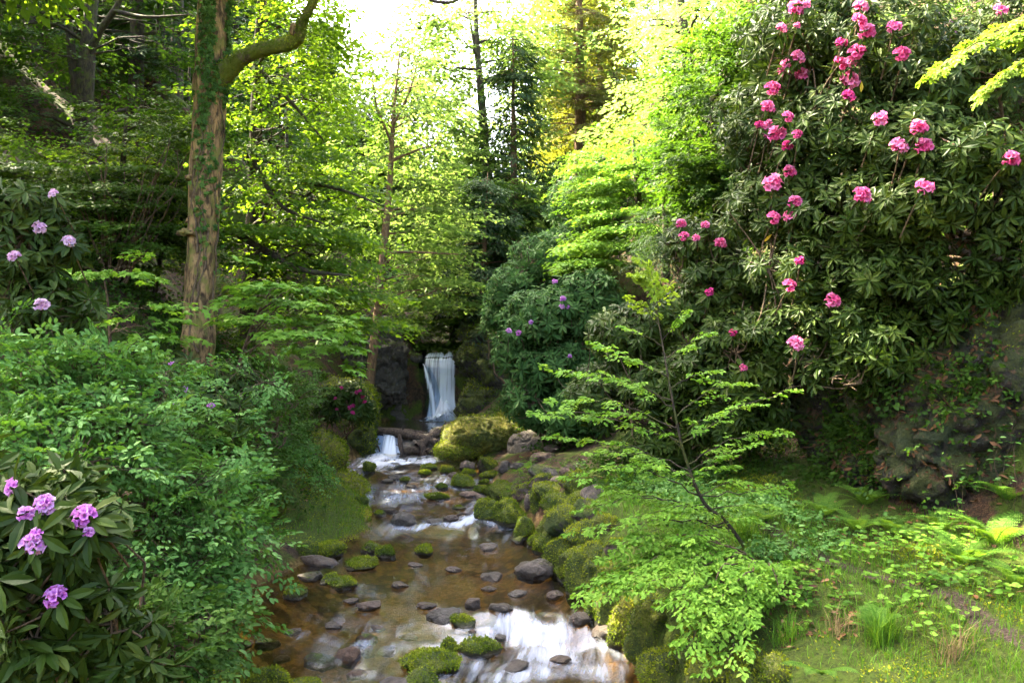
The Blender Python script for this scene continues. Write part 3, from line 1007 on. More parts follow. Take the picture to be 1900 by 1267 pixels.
def ground_material():
    m, nt, out = new_mat('forest_floor')
    k = N(nt)
    geo = k.n('NewGeometry'); pos = geo.outputs['Position']
    n1 = k.noise(pos, 1.3, 6, 0.62, 0.4); n2 = k.noise(pos, 14, 5, 0.7); n3 = k.noise(pos, 55, 4, 0.75)
    soil = k.mix(k.smooth(n2, .35, .65), (0.0158, 0.0108, 0.0072), (0.0576, 0.0360, 0.0202))
    litter = k.mix(k.smooth(n3, .4, .6), (0.0360, 0.0187, 0.0101), (0.1152, 0.0612, 0.0288))
    soil = k.mix(k.smooth(k.noise(pos, 3.1, 5, .7, .8), .48, .58), soil, litter)
    moss = k.mix(k.smooth(n3, .35, .65), (0.0158, 0.0288, 0.0043), (0.0612, 0.0756, 0.0086))
    moss = k.mix(k.smooth(n2, .42, .62), moss, (0.0540, 0.0828, 0.0072))
    lush = k.attr('lush')
    c = k.mix(k.smooth(k.math('ADD', n1, k.math('MULTIPLY', lush, .35)), .47, .56), soil, moss)
    tr = k.attr('trail')
    dirt = k.mix(k.smooth(n3, .35, .65), (0.0288, 0.0187, 0.0122), (0.0828, 0.0576, 0.0396))
    c = k.mix(k.smooth(k.math('ADD', tr, k.math('MULTIPLY', k.math('SUBTRACT', n2, .5), 2.2)), .55, .85), c, dirt)
    # stream bed: gravel and tea-brown sand
    vo = k.n('TexVoronoi', Vector=pos); vo.inputs['Scale'].default_value = 9
    vo2 = k.n('TexVoronoi', Vector=pos); vo2.inputs['Scale'].default_value = 26
    peb = k.mix(k.smooth(k.n('SeparateColor', i0=vo.outputs['Color']).outputs[0], .2, .9), (0.050, 0.029, 0.008), (0.175, 0.112, 0.038))
    peb = k.mix(k.smooth(vo.outputs['Distance'], .40, .75), peb, (0.035, 0.018, 0.006))
    sand = k.mix(k.n('SeparateColor', i0=vo2.outputs['Color']).outputs[0], (0.072, 0.046, 0.011), (0.18, 0.118, 0.036))
    peb = k.mix(k.smooth(n1, .42, .58), peb, sand)
    peb = k.mix(k.math('MULTIPLY', k.smooth(n2, .52, .7), .6), peb, (0.085, 0.085, 0.012))
    bed = k.attr('bed')
    c = k.mix(k.smooth(bed, .1, .7), c, peb)
    s = k.n('BsdfPrincipled')
    k.set(s.inputs['Base Color'], c)
    s.inputs['Roughness'].default_value = 0.9
    s.inputs['Specular IOR Level'].default_value = 0.15
    h = k.math('ADD', k.math('MULTIPLY', n2, .6), k.math('MULTIPLY', n3, .6))
    k.set(s.inputs['Normal'], k.bump(h, 1.0, 0.06))
    nt.links.new(s.outputs[0], out.inputs[0])
    return m


M['ground'] = ground_material()
g_o = obj('ground', mb, M['ground'])
tag(g_o, 'floor and steep sides of the wooded gorge', 'ground', kind='structure')

# ------------------------------------------------------------------ stones
import bmesh


def ico(sub):
    bm = bmesh.new()
    bmesh.ops.create_icosphere(bm, subdivisions=sub, radius=1)
    v = np.array([x.co[:] for x in bm.verts]); f = np.array([[y.index for y in x.verts] for x in bm.faces])
    bm.free()
    return v, f


ICO = {3: ico(3), 4: ico(4), 5: ico(5), 6: ico(6)}


def rock_mb(c, size, seed, yaw=0., sub=4, facets=5, rough=.22, tilt=(0, 0)):
    v, f = ICO[sub]
    r = np.random.default_rng(seed)
    o = r.uniform(-50, 50, 3)
    p = v * (1 + rough * 1.4 * fbm(v * 1.1 + o, 3, 1)[:, None] + rough * .35 * fbm(v * 4 + o, 3, 5)[:, None])
    for q in range(facets):
        n = norm(r.normal(size=3)); lim = r.uniform(.62, .9)
        t = p @ n
        p = p - np.clip(t - lim, 0, None)[:, None] * n * .88
    p = p * np.asarray(size)
    nn = norm(v / np.asarray(size))
    am = min(.05, .20 * float(np.mean(size)))
    p = p + nn * (am * fbm(p * 9 + o, 3, 8) + am * .45 * np.abs(fbm(p * 26 + o, 3, 11)))[:, None]
    a, b = tilt
    p = p @ np.array([[math.cos(a), 0, math.sin(a)], [0, 1, 0], [-math.sin(a), 0, math.cos(a)]])
    p = p @ np.array([[1, 0, 0], [0, math.cos(b), -math.sin(b)], [0, math.sin(b), math.cos(b)]])
    ca, sa = math.cos(yaw), math.sin(yaw)
    p = p @ np.array([[ca, sa, 0], [-sa, ca, 0], [0, 0, 1]])
    return MB().add(p + np.asarray(c), f, .5, 0, True)


SPOTS = []
WG = 'stones of the dry wall along the right shore'


def surf(o, at=None):
    n = len(o.data.vertices)
    v = np.empty(n * 3, np.float32); o.data.vertices.foreach_get('co', v)
    w = np.empty(n * 3, np.float32); o.data.vertices.foreach_get('normal', w)
    return v.reshape(-1, 3) + np.array(o.location if at is None else at), w.reshape(-1, 3)


def moss_tufts(o, seed, moss, size, dens=1500, ln=.020, lim=9000, at=None):
    """short upright moss shoots growing where the cover lies, a part of the stone"""
    r = np.random.default_rng(seed + 5)
    at = np.array(o.location) if at is None else np.asarray(at)
    v, nn = surf(o, at)
    w = nn[:, 2] * .45 + .8 * fbm(v * 3.1 + seed, 3, 2) + .35 * fbm(v * 12, 2, 3) + (moss - .5) * 1.1
    low = v[:, 2] > o['water_z'] + .045
    vis = (nn @ norm(np.array([0, 0, CAMZ]) - at)) > -.25
    ok = np.nonzero((w > .12) & low & vis)[0]
    if len(ok) < 12: return
    n = int(min(lim, dens * (size / .2) ** 1.6 * moss))
    i = ok[r.integers(0, len(ok), n)]
    tb_ = MB()
    p = v[i] + r.normal(size=(n, 3)) * size * .035
    l = ln * r.uniform(.6, 1.5, n) * (1 + .5 * np.clip(fbm(v[i] * 7, 2, 4), -1, 1))
    rn = np.clip(.5 + .9 * fbm(v[i] * 4.5, 3, 6) + r.normal(size=n) * .16 + (nn[i, 2] - .4) * .15, 0, 1)
    put_leaves(tb_, p - nn[i] * .006, nn[i] + r.normal(size=(n, 3)) * .7, r.normal(size=(n, 3)), l, l * .55, 'quad', rn)
    m = bpy.data.objects.new('moss', tb_.mesh('moss', M['moss'], at))
    COL.objects.link(m); m.parent = o


def stone(px, py, w, h, moss, wet, label, group='stones lying in the stream', name='stream_stone', mat='rock', facets=4, tilt=0., dd=0., dz=0., seed=None, cat='stone'):
    """a stone whose foot the photo shows at pixel px, py and that is w x h photo pixels large"""
    base = hit(px, py)
    d = base[1]
    rx = w * d / F / 2
    hh = h * d / F
    ry = rx * .85
    pitch = (CAMZ - base[2]) / d
    rz = max(.30 * rx, (hh - .5 * ry * pitch) * .70)
    c = (base[0], d + ry * .8 + dd, base[2] + rz * .42 + dz)
    SPOTS.append((c[0], c[1], rx, ry))
    seed = int(px * 13 + py * 7) if seed is None else seed
    sub = 5 if w > 110 else 4
    mbx = rock_mb(c, (rx, ry, rz), seed, (seed % 10 - 5) * .07, sub, facets + 2, .34, (tilt + (seed % 7 - 3) * .05, (seed % 5 - 2) * .06))
    o = obj(name, mbx, M[mat], None, c)
    tag(o, label, cat, group)
    o['moss'] = float(moss); o['wet'] = float(wet); o['tint'] = .9 if 'redd' in label else float((seed * 37 % 10) / 10 * .75)
    ins = XL(c[1]) < c[0] < XR(c[1])
    o['water_z'] = float(ZW(c[1])) if ins or group == WG else -9.0
    if moss > .4: moss_tufts(o, seed, moss, rx)
    return o


ST = 'stones lying in the stream'
STREAM = [
    (683, 878, 30, 22, .95, .2, 'round mossy stone alone by the left edge just below the small cascade'),
    (650, 887, 28, 10, .3, .8, 'flat dark stone against the foot of the left mossy bank'),
    (751, 895, 18, 10, .95, .2, 'tiny bright moss stone right of a brown one in mid upper stream'),
    (732, 890, 26, 9, .25, .5, 'small brownish stone left of the tiny mossy one in the upper stream'),
    (717, 896, 24, 8, .0, .9, 'thin dark wet stone breaking the surface in the upper stream'),
    (794, 872, 32, 13, .55, .5, 'dark mossy stone at the foot of the big mossy boulder'),
    (827, 880, 26, 17, .9, .2, 'squat moss covered stone in front of the big boulder'),
    (787, 884, 28, 11, .8, .4, 'low mossy stone in the current left of the squat one'),
    (865, 871, 30, 15, .25, .1, 'grey stone under the right end of the big boulder'),
    (868, 883, 28, 14, .9, .2, 'mossy stone just in front of the grey stone by the boulder'),
    (903, 874, 46, 28, .55, .1, 'larger grey and green stone at the upper right shore'),
    (937, 876, 28, 22, .1, .0, 'pale upright grey stone beside the tuft of grass'),
    (961, 870, 26, 15, .05, .0, 'pale grey stone leaning behind the tuft of grass'),
    (905, 889, 38, 14, .8, .2, 'long mossy stone below the larger grey and green one'),
    (860, 905, 50, 19, .95, .2, 'long low moss cushion stone in the upper stream'),
    (820, 909, 22, 11, .9, .3, 'small moss stone left of the long moss cushion'),
    (898, 900, 21, 11, .9, .2, 'small moss stone right of the long moss cushion'),
    (810, 929, 44, 14, .95, .3, 'flat mossy stone alone in mid stream'),
    (893, 917, 27, 17, .9, .2, 'moss stone at the left end of the shore pile'),
    (930, 926, 62, 34, .75, .1, 'big moss topped stone in the middle of the shore pile'),
    (973, 920, 38, 26, .45, .1, 'grey green stone at the right end of the shore pile'),
    (873, 924, 38, 10, .05, .2, 'flat bare grey stone in front of the shore pile'),
    (895, 931, 27, 11, .1, .2, 'second flat bare grey stone in front of the shore pile, nearer'),
    (944, 928, 32, 19, .85, .1, 'mossy stone tucked under the big moss topped one'),
    (969, 930, 40, 26, .45, .1, 'half mossy round stone right of the shore pile'),
    (905, 966, 50, 44, 1., .1, 'left one of the two big moss boulders beside the white rapid'),
    (944, 974, 68, 46, .95, .1, 'right one of the two big moss boulders beside the white rapid'),
    (981, 946, 20, 32, .05, .0, 'upright grey slab leaning behind the two big moss boulders'),
    (746, 975, 44, 23, .12, .95, 'shiny dark stone standing in the left half of the white rapid'),
    (836, 968, 28, 12, .0, .95, 'dark wet stone with a twig caught on it above the white rapid'),
    (802, 972, 30, 8, .0, .95, 'barely showing dark stone in the middle of the white rapid'),
    (852, 946, 24, 7, .7, .4, 'thin mossy stone upstream of the white rapid'),
    (974, 1002, 46, 38, .95, .1, 'plump moss boulder at the foot of the stone wall below the rapid'),
    (960, 1008, 26, 12, .4, .6, 'low dark stone in front of the plump moss boulder'),
    (686, 1028, 36, 21, .5, .6, 'dark half mossy stone behind the left mossy pair in the calm reach'),
    (713, 1035, 44, 21, .9, .2, 'moss dome stone in the calm reach left of centre'),
    (788, 1031, 38, 19, .92, .2, 'single moss dome stone in the middle of the calm reach'),
    (666, 1059, 68, 23, .92, .2, 'long flat moss stone in the calm reach'),
    (568, 1040, 38, 36, .95, .2, 'upright moss boulder at the left shore behind a long one'),
    (604, 1037, 64, 33, .97, .2, 'long thick moss boulder at the left shore by the grassy bank'),
    (612, 1083, 36, 18, .5, .5, 'small dark green stone left of the pale mossy one'),
    (632, 1093, 50, 23, .65, .3, 'pale mossy stone left of the calm reach'),
    (544, 1112, 46, 25, .55, .5, 'lone dark stone with a mossy cap near the left shrub'),
    (588, 1052, 66, 15, .05, .7, 'flat wet grey slab below the long thick moss boulder'),
    (571, 1078, 56, 17, .3, .7, 'submerged greenish slab near the left shore'),
    (739, 1091, 38, 11, .0, .95, 'thin dark stone ripple splitting the calm water'),
    (681, 1133, 50, 16, .0, .45, 'pale grey flat stone just under the surface'),
    (789, 1131, 38, 11, .3, .8, 'low dark green stone above the lower rapid'),
    (820, 1159, 66, 23, .05, .85, 'long dark grey stone at the head of the lower rapid'),
    (860, 1169, 50, 23, .7, .6, 'dark mossy stone right of the long grey one at the lower rapid'),
    (874, 1179, 18, 11, .0, .5, 'small reddish stone under the dark mossy one'),
    (876, 1130, 32, 22, .0, .95, 'dark wet stone tilting at the lip of the lower rapid'),
    (930, 1137, 46, 16, .0, .95, 'black wet stone with water sliding over it at the lip'),
    (677, 1199, 44, 22, .35, .8, 'dark green stone behind the reddish cobble'),
    (643, 1238, 50, 38, .0, .45, 'reddish brown bare cobble in the lower left water'),
    (681, 1219, 26, 17, .0, .9, 'small black stone right of the reddish cobble'),
    (716, 1216, 42, 14, .25, .8, 'low dark stone between the cobble and the large moss stone'),
    (832, 1216, 38, 30, .8, .5, 'wedge of mossy stone behind the large moss stone'),
    (888, 1219, 72, 33, .8, .5, 'oval mossy stone at the left side of the lower rapid'),
    (802, 1256, 116, 48, .92, .3, 'largest moss stone in the foreground water'),
    (784, 1288, 62, 42, .5, .4, 'pale green stone cut by the bottom edge below the largest moss stone'),
    (724, 1292, 64, 30, .1, .7, 'dark bare stone at the bottom edge left of the pale green one'),
    (588, 1243, 72, 24, .4, .7, 'dark green flat stone in the lower left water'),
    (396, 1253, 62, 42, .85, .4, 'mossy stone behind the big ones in the bottom left corner'),
    (414, 1288, 82, 50, .75, .5, 'dark mossy boulder under the shrub at the bottom left'),
    (490, 1292, 78, 50, .9, .4, 'bright mossy boulder at the bottom edge left of centre'),
    (444, 1206, 38, 16, .3, .8, 'dark stone between the shrub and the lower left water'),
    (489, 1206, 48, 20, .4, .7, 'slanting dark stone at the lower left shore'),
    (419, 1213, 28, 13, .0, .9, 'small black stone close under the shrub'),
    (565, 1290, 62, 30, .8, .4, 'mossy stone at the bottom edge beside the bright one'),
    (427, 1119, 56, 44, .9, .3, 'mossy boulder half hidden behind the shrub leaves'),
    (990, 1076, 76, 34, .25, .95, 'wide dark wet slab in front of the stone wall'),
    (913, 1078, 44, 13, .2, .95, 'low dark stone with water curling round it'),
    (905, 1020, 38, 9, .2, .9, 'flat dark stone in the glassy water under the rapid'),
    (1076, 1160, 44, 22, .1, .95, 'dark wet stone at the right edge of the lower rapid'),
    (1125, 1188, 62, 26, .2, .95, 'shiny dark stone by the wall right of the lower rapid'),
    (700, 1172, 30, 10, .1, .9, 'small flat wet stone behind the dark green stone at the lower left'),
    (756, 1190, 34, 11, .2, .9, 'flat wet stone in the white water left of the mossy wedge'),
    (612, 1168, 32, 10, .1, .9, 'thin wet stone in the lower left riffle near the shrub'),
    (540, 1182, 34, 12, .2, .8, 'small dark stone in the lower left riffle beside the slanting one'),
    (664, 1262, 40, 18, .3, .8, 'dark stone at the bottom edge right of the reddish cobble'),
    (520, 1232, 30, 14, .0, .8, 'small bare stone between the bright mossy boulder and the dark green flat stone'),
    (930, 1190, 28, 12, .1, .95, 'black wet stone just right of the oval mossy one in the white water'),
    (960, 1248, 44, 18, .1, .95, 'dark wet stone in the foam near the bottom edge'),
    (1040, 1232, 40, 15, .0, .95, 'dark stone almost drowned by the rapid'),
    (720, 952, 30, 9, .3, .8, 'thin dark stone upstream of the shiny one at the left of the rapid'),
    (672, 935, 26, 12, .8, .3, 'small mossy stone at the left shore beside the grassy bank'),
    (705, 958, 22, 9, .5, .6, 'tiny half mossy stone at the left shore by the white rapid'),
    (762, 905, 20, 7, .0, .9, 'sliver of dark stone in the upper current'),
    (842, 885, 22, 9, .2, .8, 'small dark stone between two mossy ones below the big boulder'),
    (770, 1052, 26, 8, .1, .9, 'thin dark stone in the calm reach below the single moss dome'),
    (840, 1062, 30, 9, .1, .9, 'low dark stone in the middle of the calm reach'),
    (648, 1120, 34, 10, .1, .8, 'flat stone under the surface left of the pale grey one'),
    (906, 1098, 30, 10, .3, .9, 'small wet stone above the lip of the lower rapid'),
    (960, 1108, 34, 12, .1, .95, 'dark wet stone at the lip right of the small wet one'),
    (1030, 1112, 36, 15, .3, .9, 'dark stone at the right shore above the lower rapid'),
]
for s in STREAM:
    stone(*s)
WALL = [
    (1028, 840, 28, 14, .1, 'small grey stone highest up the shore beside the hanging leaves'),
    (1004, 856, 38, 15, .1, 'long pale stone lying above the tuft of grass'),
    (1012, 892, 52, 24, .2, 'long grey block on the upper wall right of the grass tuft'),
    (1004, 908, 38, 24, .3, 'grey block under the long grey block'),
    (1034, 900, 27, 14, .0, 'small pinkish stone on the upper wall'),
    (1056, 888, 32, 22, .15, 'grey stone at the back of the wall under the leaves'),
    (1076, 908, 38, 32, .7, 'dark mossy block at the back of the wall'),
    (1022, 925, 58, 26, .55, 'wide flat topped stone in the middle of the wall'),
    (1038, 948, 54, 28, .85, 'mossy stone below the wide flat topped one'),
    (998, 944, 28, 34, .9, 'tall mossy stone facing the water'),
    (1052, 992, 80, 48, .55, 'big slanted block with a bare grey top'),
    (1020, 1008, 34, 40, .9, 'mossy stone wedged under the big slanted block'),
    (996, 1018, 32, 28, .95, 'small moss cushion stone at the waterline of the wall'),
    (1016, 1030, 52, 38, .95, 'mossy stone at the waterline right of the small cushion'),
    (1044, 1068, 62, 68, .95, 'tall moss boulder bulging over the water'),
    (1052, 1078, 34, 28, .9, 'small mossy stone at the foot of the tall moss boulder'),
    (1074, 1108, 46, 68, .92, 'upright mossy stone at the bend of the wall'),
    (1100, 1096, 48, 54, .85, 'mossy stone behind the upright one'),
    (1112, 1150, 44, 52, .8, 'dark mossy stone under the low beech leaves'),
    (1130, 1168, 50, 60, .85, 'green stone between the dark mossy one and the sunlit yellow moss'),
    (1212, 1216, 78, 80, .95, 'big round moss boulder under the beech sapling'),
    (1236, 1290, 92, 70, .95, 'moss boulder at the bottom edge in front of the big round one'),
    (1300, 1232, 78, 60, .7, 'shadowed mossy stone right of the big round boulder'),
    (1325, 1285, 88, 56, .8, 'shadowed mossy stone at the bottom edge under the leaves'),
    (1398, 1252, 56, 40, .85, 'round moss stone in the dark foot of the bank'),
    (1450, 1268, 54, 42, .9, 'round bright moss stone at the bottom edge of the bank'),
    (1385, 1290, 60, 40, .6, 'dark stone at the bottom edge between two mossy ones'),
    (1080, 1070, 60, 50, .8, 'mossy stone in the upper course behind the tall moss boulder'),
    (1090, 1010, 60, 36, .6, 'flat mossy stone on top of the wall beside the leaf litter'),
    (1075, 940, 44, 24, .5, 'half mossy stone on top of the wall in the shade'),
    (1066, 908, 46, 24, .3, 'grey stone lying back from the water above the dark mossy block'),
    (1102, 930, 44, 24, .2, 'bare grey stone on the wall top beside the leaf litter'),
    (1090, 964, 56, 30, .4, 'flat brownish stone on the wall top behind the slanted block'),
    (1126, 988, 52, 30, .5, 'low stone at the back of the wall under the sapling leaves'),
    (1108, 1046, 54, 36, .7, 'mossy stone above the upright one, half under the leaves'),
    (1140, 1092, 52, 40, .8, 'mossy stone deep under the beech leaves at the wall top'),
    (1146, 1030, 40, 24, .3, 'small grey stone among the grass on the wall top'),
]
for i, (px, py, w, h, ms, lb) in enumerate(WALL):
    stone(px, py, w * 1.22, h * 1.18, min(.95, ms * .8 + .22), .1, lb, WG, 'wall_stone', facets=7)
stone(1162, 1196, 64, 70, .95, .0, 'sunlit yellow moss boulder beside the lower rapid', WG, 'wall_stone', 'sunlit_moss', facets=4)
stone(498, 952, 62, 40, .95, .0, 'pale green moss boulder on the left grassy bank', 'boulders on the banks', 'bank_boulder', 'sunlit_moss', facets=4, cat='boulder')


def outcrop_mb(c, size, seed, yaw=0., sub=5, amp=.22, box=.7, strata=.5):
    """boxy lump whose skin is broken by world-scale noise, ledges and cracks"""
    v, f = ICO[sub]
    size = np.asarray(size, float)
    p = np.sign(v) * np.abs(v) ** box * size
    ca, sa = math.cos(yaw), math.sin(yaw)
    R = np.array([[ca, sa, 0], [-sa, ca, 0], [0, 0, 1]])
    n = norm(v / size) @ R
    p = p @ R + np.asarray(c)
    o = np.array([seed * 1.7, seed * .3, seed * .9])
    a = amp * min(1.0, float(np.min(size)) / .5)
    low = fbm(p * 1.1 + o, 3, 1)
    led = 1 - 2 * np.abs(fbm(p * np.array([1.1, 1.1, 3.2]) + o, 3, 4))
    crk = np.abs(fbm(p * 3.1 + o, 3, 6))
    d = a * (1.5 * low + strata * .8 * led - .9 * np.clip(.09 - crk, 0, 1) * 6) + a * .26 * fbm(p * 6 + o, 3, 9) + a * .22 * fbm(p * 17 + o, 3, 12)
    return MB().add(p + n * d[:, None], f, .5, 0, True)


def big_rock(name, label, cat, parts, mat, moss, seed, group=None, facets=9, rough=.3, sub=5, amp=.22, box=.7, strata=.5):
    """one outcrop: overlapping lumps of noise-broken rock in one mesh"""
    mbx = MB()
    c0 = np.array(parts[0][0])
    for i, (c, sz, yaw) in enumerate(parts):
        q = outcrop_mb(c, sz, seed + i * 31, yaw, sub, amp, box, strata)
        mbx.add(q.v[0], q.f[0], .5, 0, True)
    o = obj(name, mbx, M[mat], None, c0)
    tag(o, label, cat, group)
    o['moss'] = moss; o['wet'] = 0.0; o['water_z'] = -9.0
    return o


# the big boulder beside the log dam
b = lambda px, py, d: tuple(P(px, py, d))
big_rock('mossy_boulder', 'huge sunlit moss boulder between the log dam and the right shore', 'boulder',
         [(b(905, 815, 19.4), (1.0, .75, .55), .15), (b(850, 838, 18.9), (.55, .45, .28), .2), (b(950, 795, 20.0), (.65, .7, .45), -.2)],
         'sunlit_moss', .85, 501, amp=.15, box=.95, strata=.3, sub=6)
big_rock('boulder', 'sloping bare grey rock leaning on the right end of the moss boulder', 'boulder',
         [(b(980, 832, 18.3), (.42, .45, .42), .5)], 'rock', .25, 511, amp=.14, box=.8)
# cliffs round the fall
big_rock('mossy_cliff', 'mossy rock wall right of the waterfall with cracked ledges', 'cliff',
         [(b(893, 745, 23.5), (.55, .7, .7), .0), (b(885, 690, 24.3), (.50, .8, .8), .2), (b(895, 640, 25.0), (.6, 1., .7), .1),
          (b(945, 700, 23.8), (.7, .9, 1.3), -.2), (b(880, 605, 25.6), (.45, .7, .6), .1)], 'cliff', .56, 521, amp=.3, sub=6)
big_rock('dark_cliff', 'dark wet rock recess left of the waterfall', 'cliff',
         [(b(735, 740, 24.7), (.7, .6, .9), .0), (b(712, 690, 24.2), (.7, .8, 1.), .2), (b(768, 730, 24.9), (.35, .4, 1.0), .1), (b(690, 640, 24.6), (.9, .8, .8), .2)], 'cliff', .34, 531, amp=.28, sub=6)
big_rock('mossy_cliff', 'mossy overhanging bank at the left of the log dam', 'cliff',
         [(b(652, 805, 19.9), (.58, .8, .55), .1), (b(640, 755, 20.2), (.75, .9, .6), .3), (b(668, 770, 20.4), (.36, .7, .7), .0)], 'cliff', .78, 541, amp=.24)
big_rock('waterfall_ledge', 'dark rock ledge behind and beneath the waterfall', 'cliff',
         [(b(815, 735, 25.0), (.95, .45, 1.05), .0)], 'cliff', .10, 551, amp=.2)
big_rock('mossy_outcrop', 'broad mossy outcrop with fallen leaves in the shade right of the path', 'rock face',
         [(b(1790, 800, 8.3), (.75, .5, .62), .3), (b(1690, 770, 8.8), (.6, .5, .8), .0), (b(1640, 850, 9.1), (.5, .4, .5), .2),
          (b(1880, 710, 8.2), (.6, .5, .8), .2), (b(1780, 640, 8.9), (.9, .6, .7), .2), (b(1600, 740, 9.7), (.6, .5, .9), .0)],
         'bank', .62, 561, amp=.30, sub=6)
# left slope mossy ribs
big_rock('mossy_bank', 'mossy rib of the left slope running down to the water', 'bank',
         [(b(625, 915, 15.2), (.5, 1.2, .34), .5), (b(585, 850, 16.0), (.6, 1.1, .5), .4)], 'sunlit_moss', .85, 571, amp=.16, box=.9, strata=.2)


# ---- stream surface
ws = np.concatenate([np.arange(2.0, 19.45, .05), np.arange(19.45, 20.25, .025), np.arange(20.25, 24.05, .07)])
wt = np.linspace(0, 1, 131)
WD, WT = np.meshgrid(ws, wt, indexing='ij')
wl, wr = XL(WD) - .35, XR(WD) + .35
# the cascade only spills through the gap at the left of the log dam
gap = (WD > 19.3) & (WD < 20.35)
WX = wl + (wr - wl) * WT
# foam patches and painted sky sheen: photo pixel centre, half sizes, strength
FOAM_SHEEN = [(975, 1172, 85, 34, 1.0), (1015, 1215, 85, 40, .8), (890, 1190, 60, 24, .5), (960, 1262, 120, 26, .55), (905, 1158, 50, 16, .36), (1070, 1245, 75, 34, .6), (900, 1240, 90, 22, .42), (760, 1262, 120, 14, .3), (700, 1205, 90, 14, .34), (600, 1200, 90, 10, .3), (840, 1120, 60, 10, .3), (1110, 1210, 50, 24, .4),
        (745, 1160, 90, 22, .22), (640, 1225, 130, 22, .20), (880, 1010, 80, 20, .22),
        (868, 972, 62, 17, 1.0), (770, 972, 80, 14, .55), (720, 985, 55, 14, .35), (800, 955, 120, 14, .30),
        (735, 852, 62, 12, 1.0), (690, 866, 60, 9, .55), (790, 900, 120, 18, .45), (730, 925, 100, 24, .5), (700, 905, 80, 16, .42), (880, 945, 60, 12, .35), (680, 880, 60, 12, .35), (860, 1045, 110, 14, .22), (680, 1095, 90, 12, .2),
        (640, 1150, 110, 18, .22), (790, 1075, 120, 18, .18), (930, 1060, 60, 14, .16), (575, 1190, 80, 12, .25)]
px_ = CX + WX / WD * F
py_ = CY + (CAMZ - ZW(WD)) / WD * F
foam = np.zeros_like(WX)
wob_ = np.stack([WX * 1.6, WD * .8, WX * 0], -1).reshape(-1, 3)
px_ = px_ + 55 * fbm(wob_, 3, 61).reshape(WX.shape)
py_ = py_ + 34 * fbm(wob_ * 1.3, 3, 67).reshape(WX.shape)
for fx, fy, rx, ry, st in FOAM_SHEEN:
    q = ((px_ - fx) / rx) ** 2 + ((py_ - fy) / ry) ** 2
    foam = np.maximum(foam, st * np.exp(-q * 1.1))
foam = np.where((WD > 19.45) & (WD < 20.22), 1.0, foam)
fallfoot = np.exp(-(((WX + 2.25) / .75) ** 2 + ((WD - 23.9) / .5) ** 2))
foam = np.maximum(foam, fallfoot * 1.0)
for sx_, sy_, rx_, ry_ in SPOTS:
    if not (XL(sy_) - .2 < sx_ < XR(sy_) + .3): continue
    m_ = (abs(WD - sy_) < 1.6) & (abs(WX - sx_) < .9)
    if not m_.any(): continue
    q = np.sqrt(((WX[m_] - sx_) / rx_) ** 2 + ((WD[m_] - sy_) / ry_) ** 2)
    sp_ = .35 + .65 * np.clip(foam[m_] * 2, 0, 1)
    ring = .42 * np.exp(-((q - 1.12) / .16) ** 2) * sp_
    dn_ = (sy_ - WD[m_]) / ry_
    wake = .30 * np.exp(-((np.abs(WX[m_] - sx_) / rx_ - .95) / .22) ** 2) * np.exp(-np.clip(dn_, 0, 9) / 2.2) * (dn_ > 0) * sp_
    foam[m_] = np.maximum(foam[m_], np.maximum(ring, wake))
sl = np.gradient(ZW(ws), ws)[:, None] * np.ones_like(WT)
pp = np.stack([WX, WD * .45, WX * 0], -1).reshape(-1, 3)
rip = fbm(pp * 2.2, 4, 21).reshape(WX.shape)
rip2 = fbm(np.stack([WX * 5, WD * 2.2, WX * 0], -1).reshape(-1, 3), 3, 27).reshape(WX.shape)
shift_ = .55 * fbm(np.stack([WX * 1.0, WX * 0 + 3.3, WD * .15], -1).reshape(-1, 3), 3, 71).reshape(WX.shape) + .14 * (WX + .9)
shift_ = shift_ * np.clip((15 - WD) / 2, 0, 1)
ramp_ = np.interp(WD, [-12, 6.3, 8.9, 11.5], [0, 0, .14, .165])
lf_ = np.clip((-.35 - WX) / .8, 0, 1) * np.clip((11 - WD) / 1.5, 0, 1)
WZ = ZW(WD - shift_) * (1 - lf_) + ramp_ * lf_ + rip * (.022 + .07 * foam) + rip2 * (.013 + .03 * foam)
pool = (WD > 20.25) & (WD < 23.3)
WZ = np.where(pool, ZW(WD) + rip * .004, WZ)
mb = MB()
wf = grid_faces(len(wt), len(ws))
fc_d = WD.ravel()[wf].mean(1); fc_x = WX.ravel()[wf].mean(1)
keep = ~((fc_d > 19.42) & (fc_d < 20.2) & (fc_x > -2.72))
mb.add(np.stack([WX, WD, WZ], -1).reshape(-1, 3), wf[keep], .5, 0, True)
mb.pa['foam'] = foam.ravel()  # holds real foam plus the sky sheen painted as white
mb.pa['flow'] = np.stack([WX * 1.0 + .12 * np.sin(WD * 1.3), WD * .13, WX * 0], -1).reshape(-1, 3)


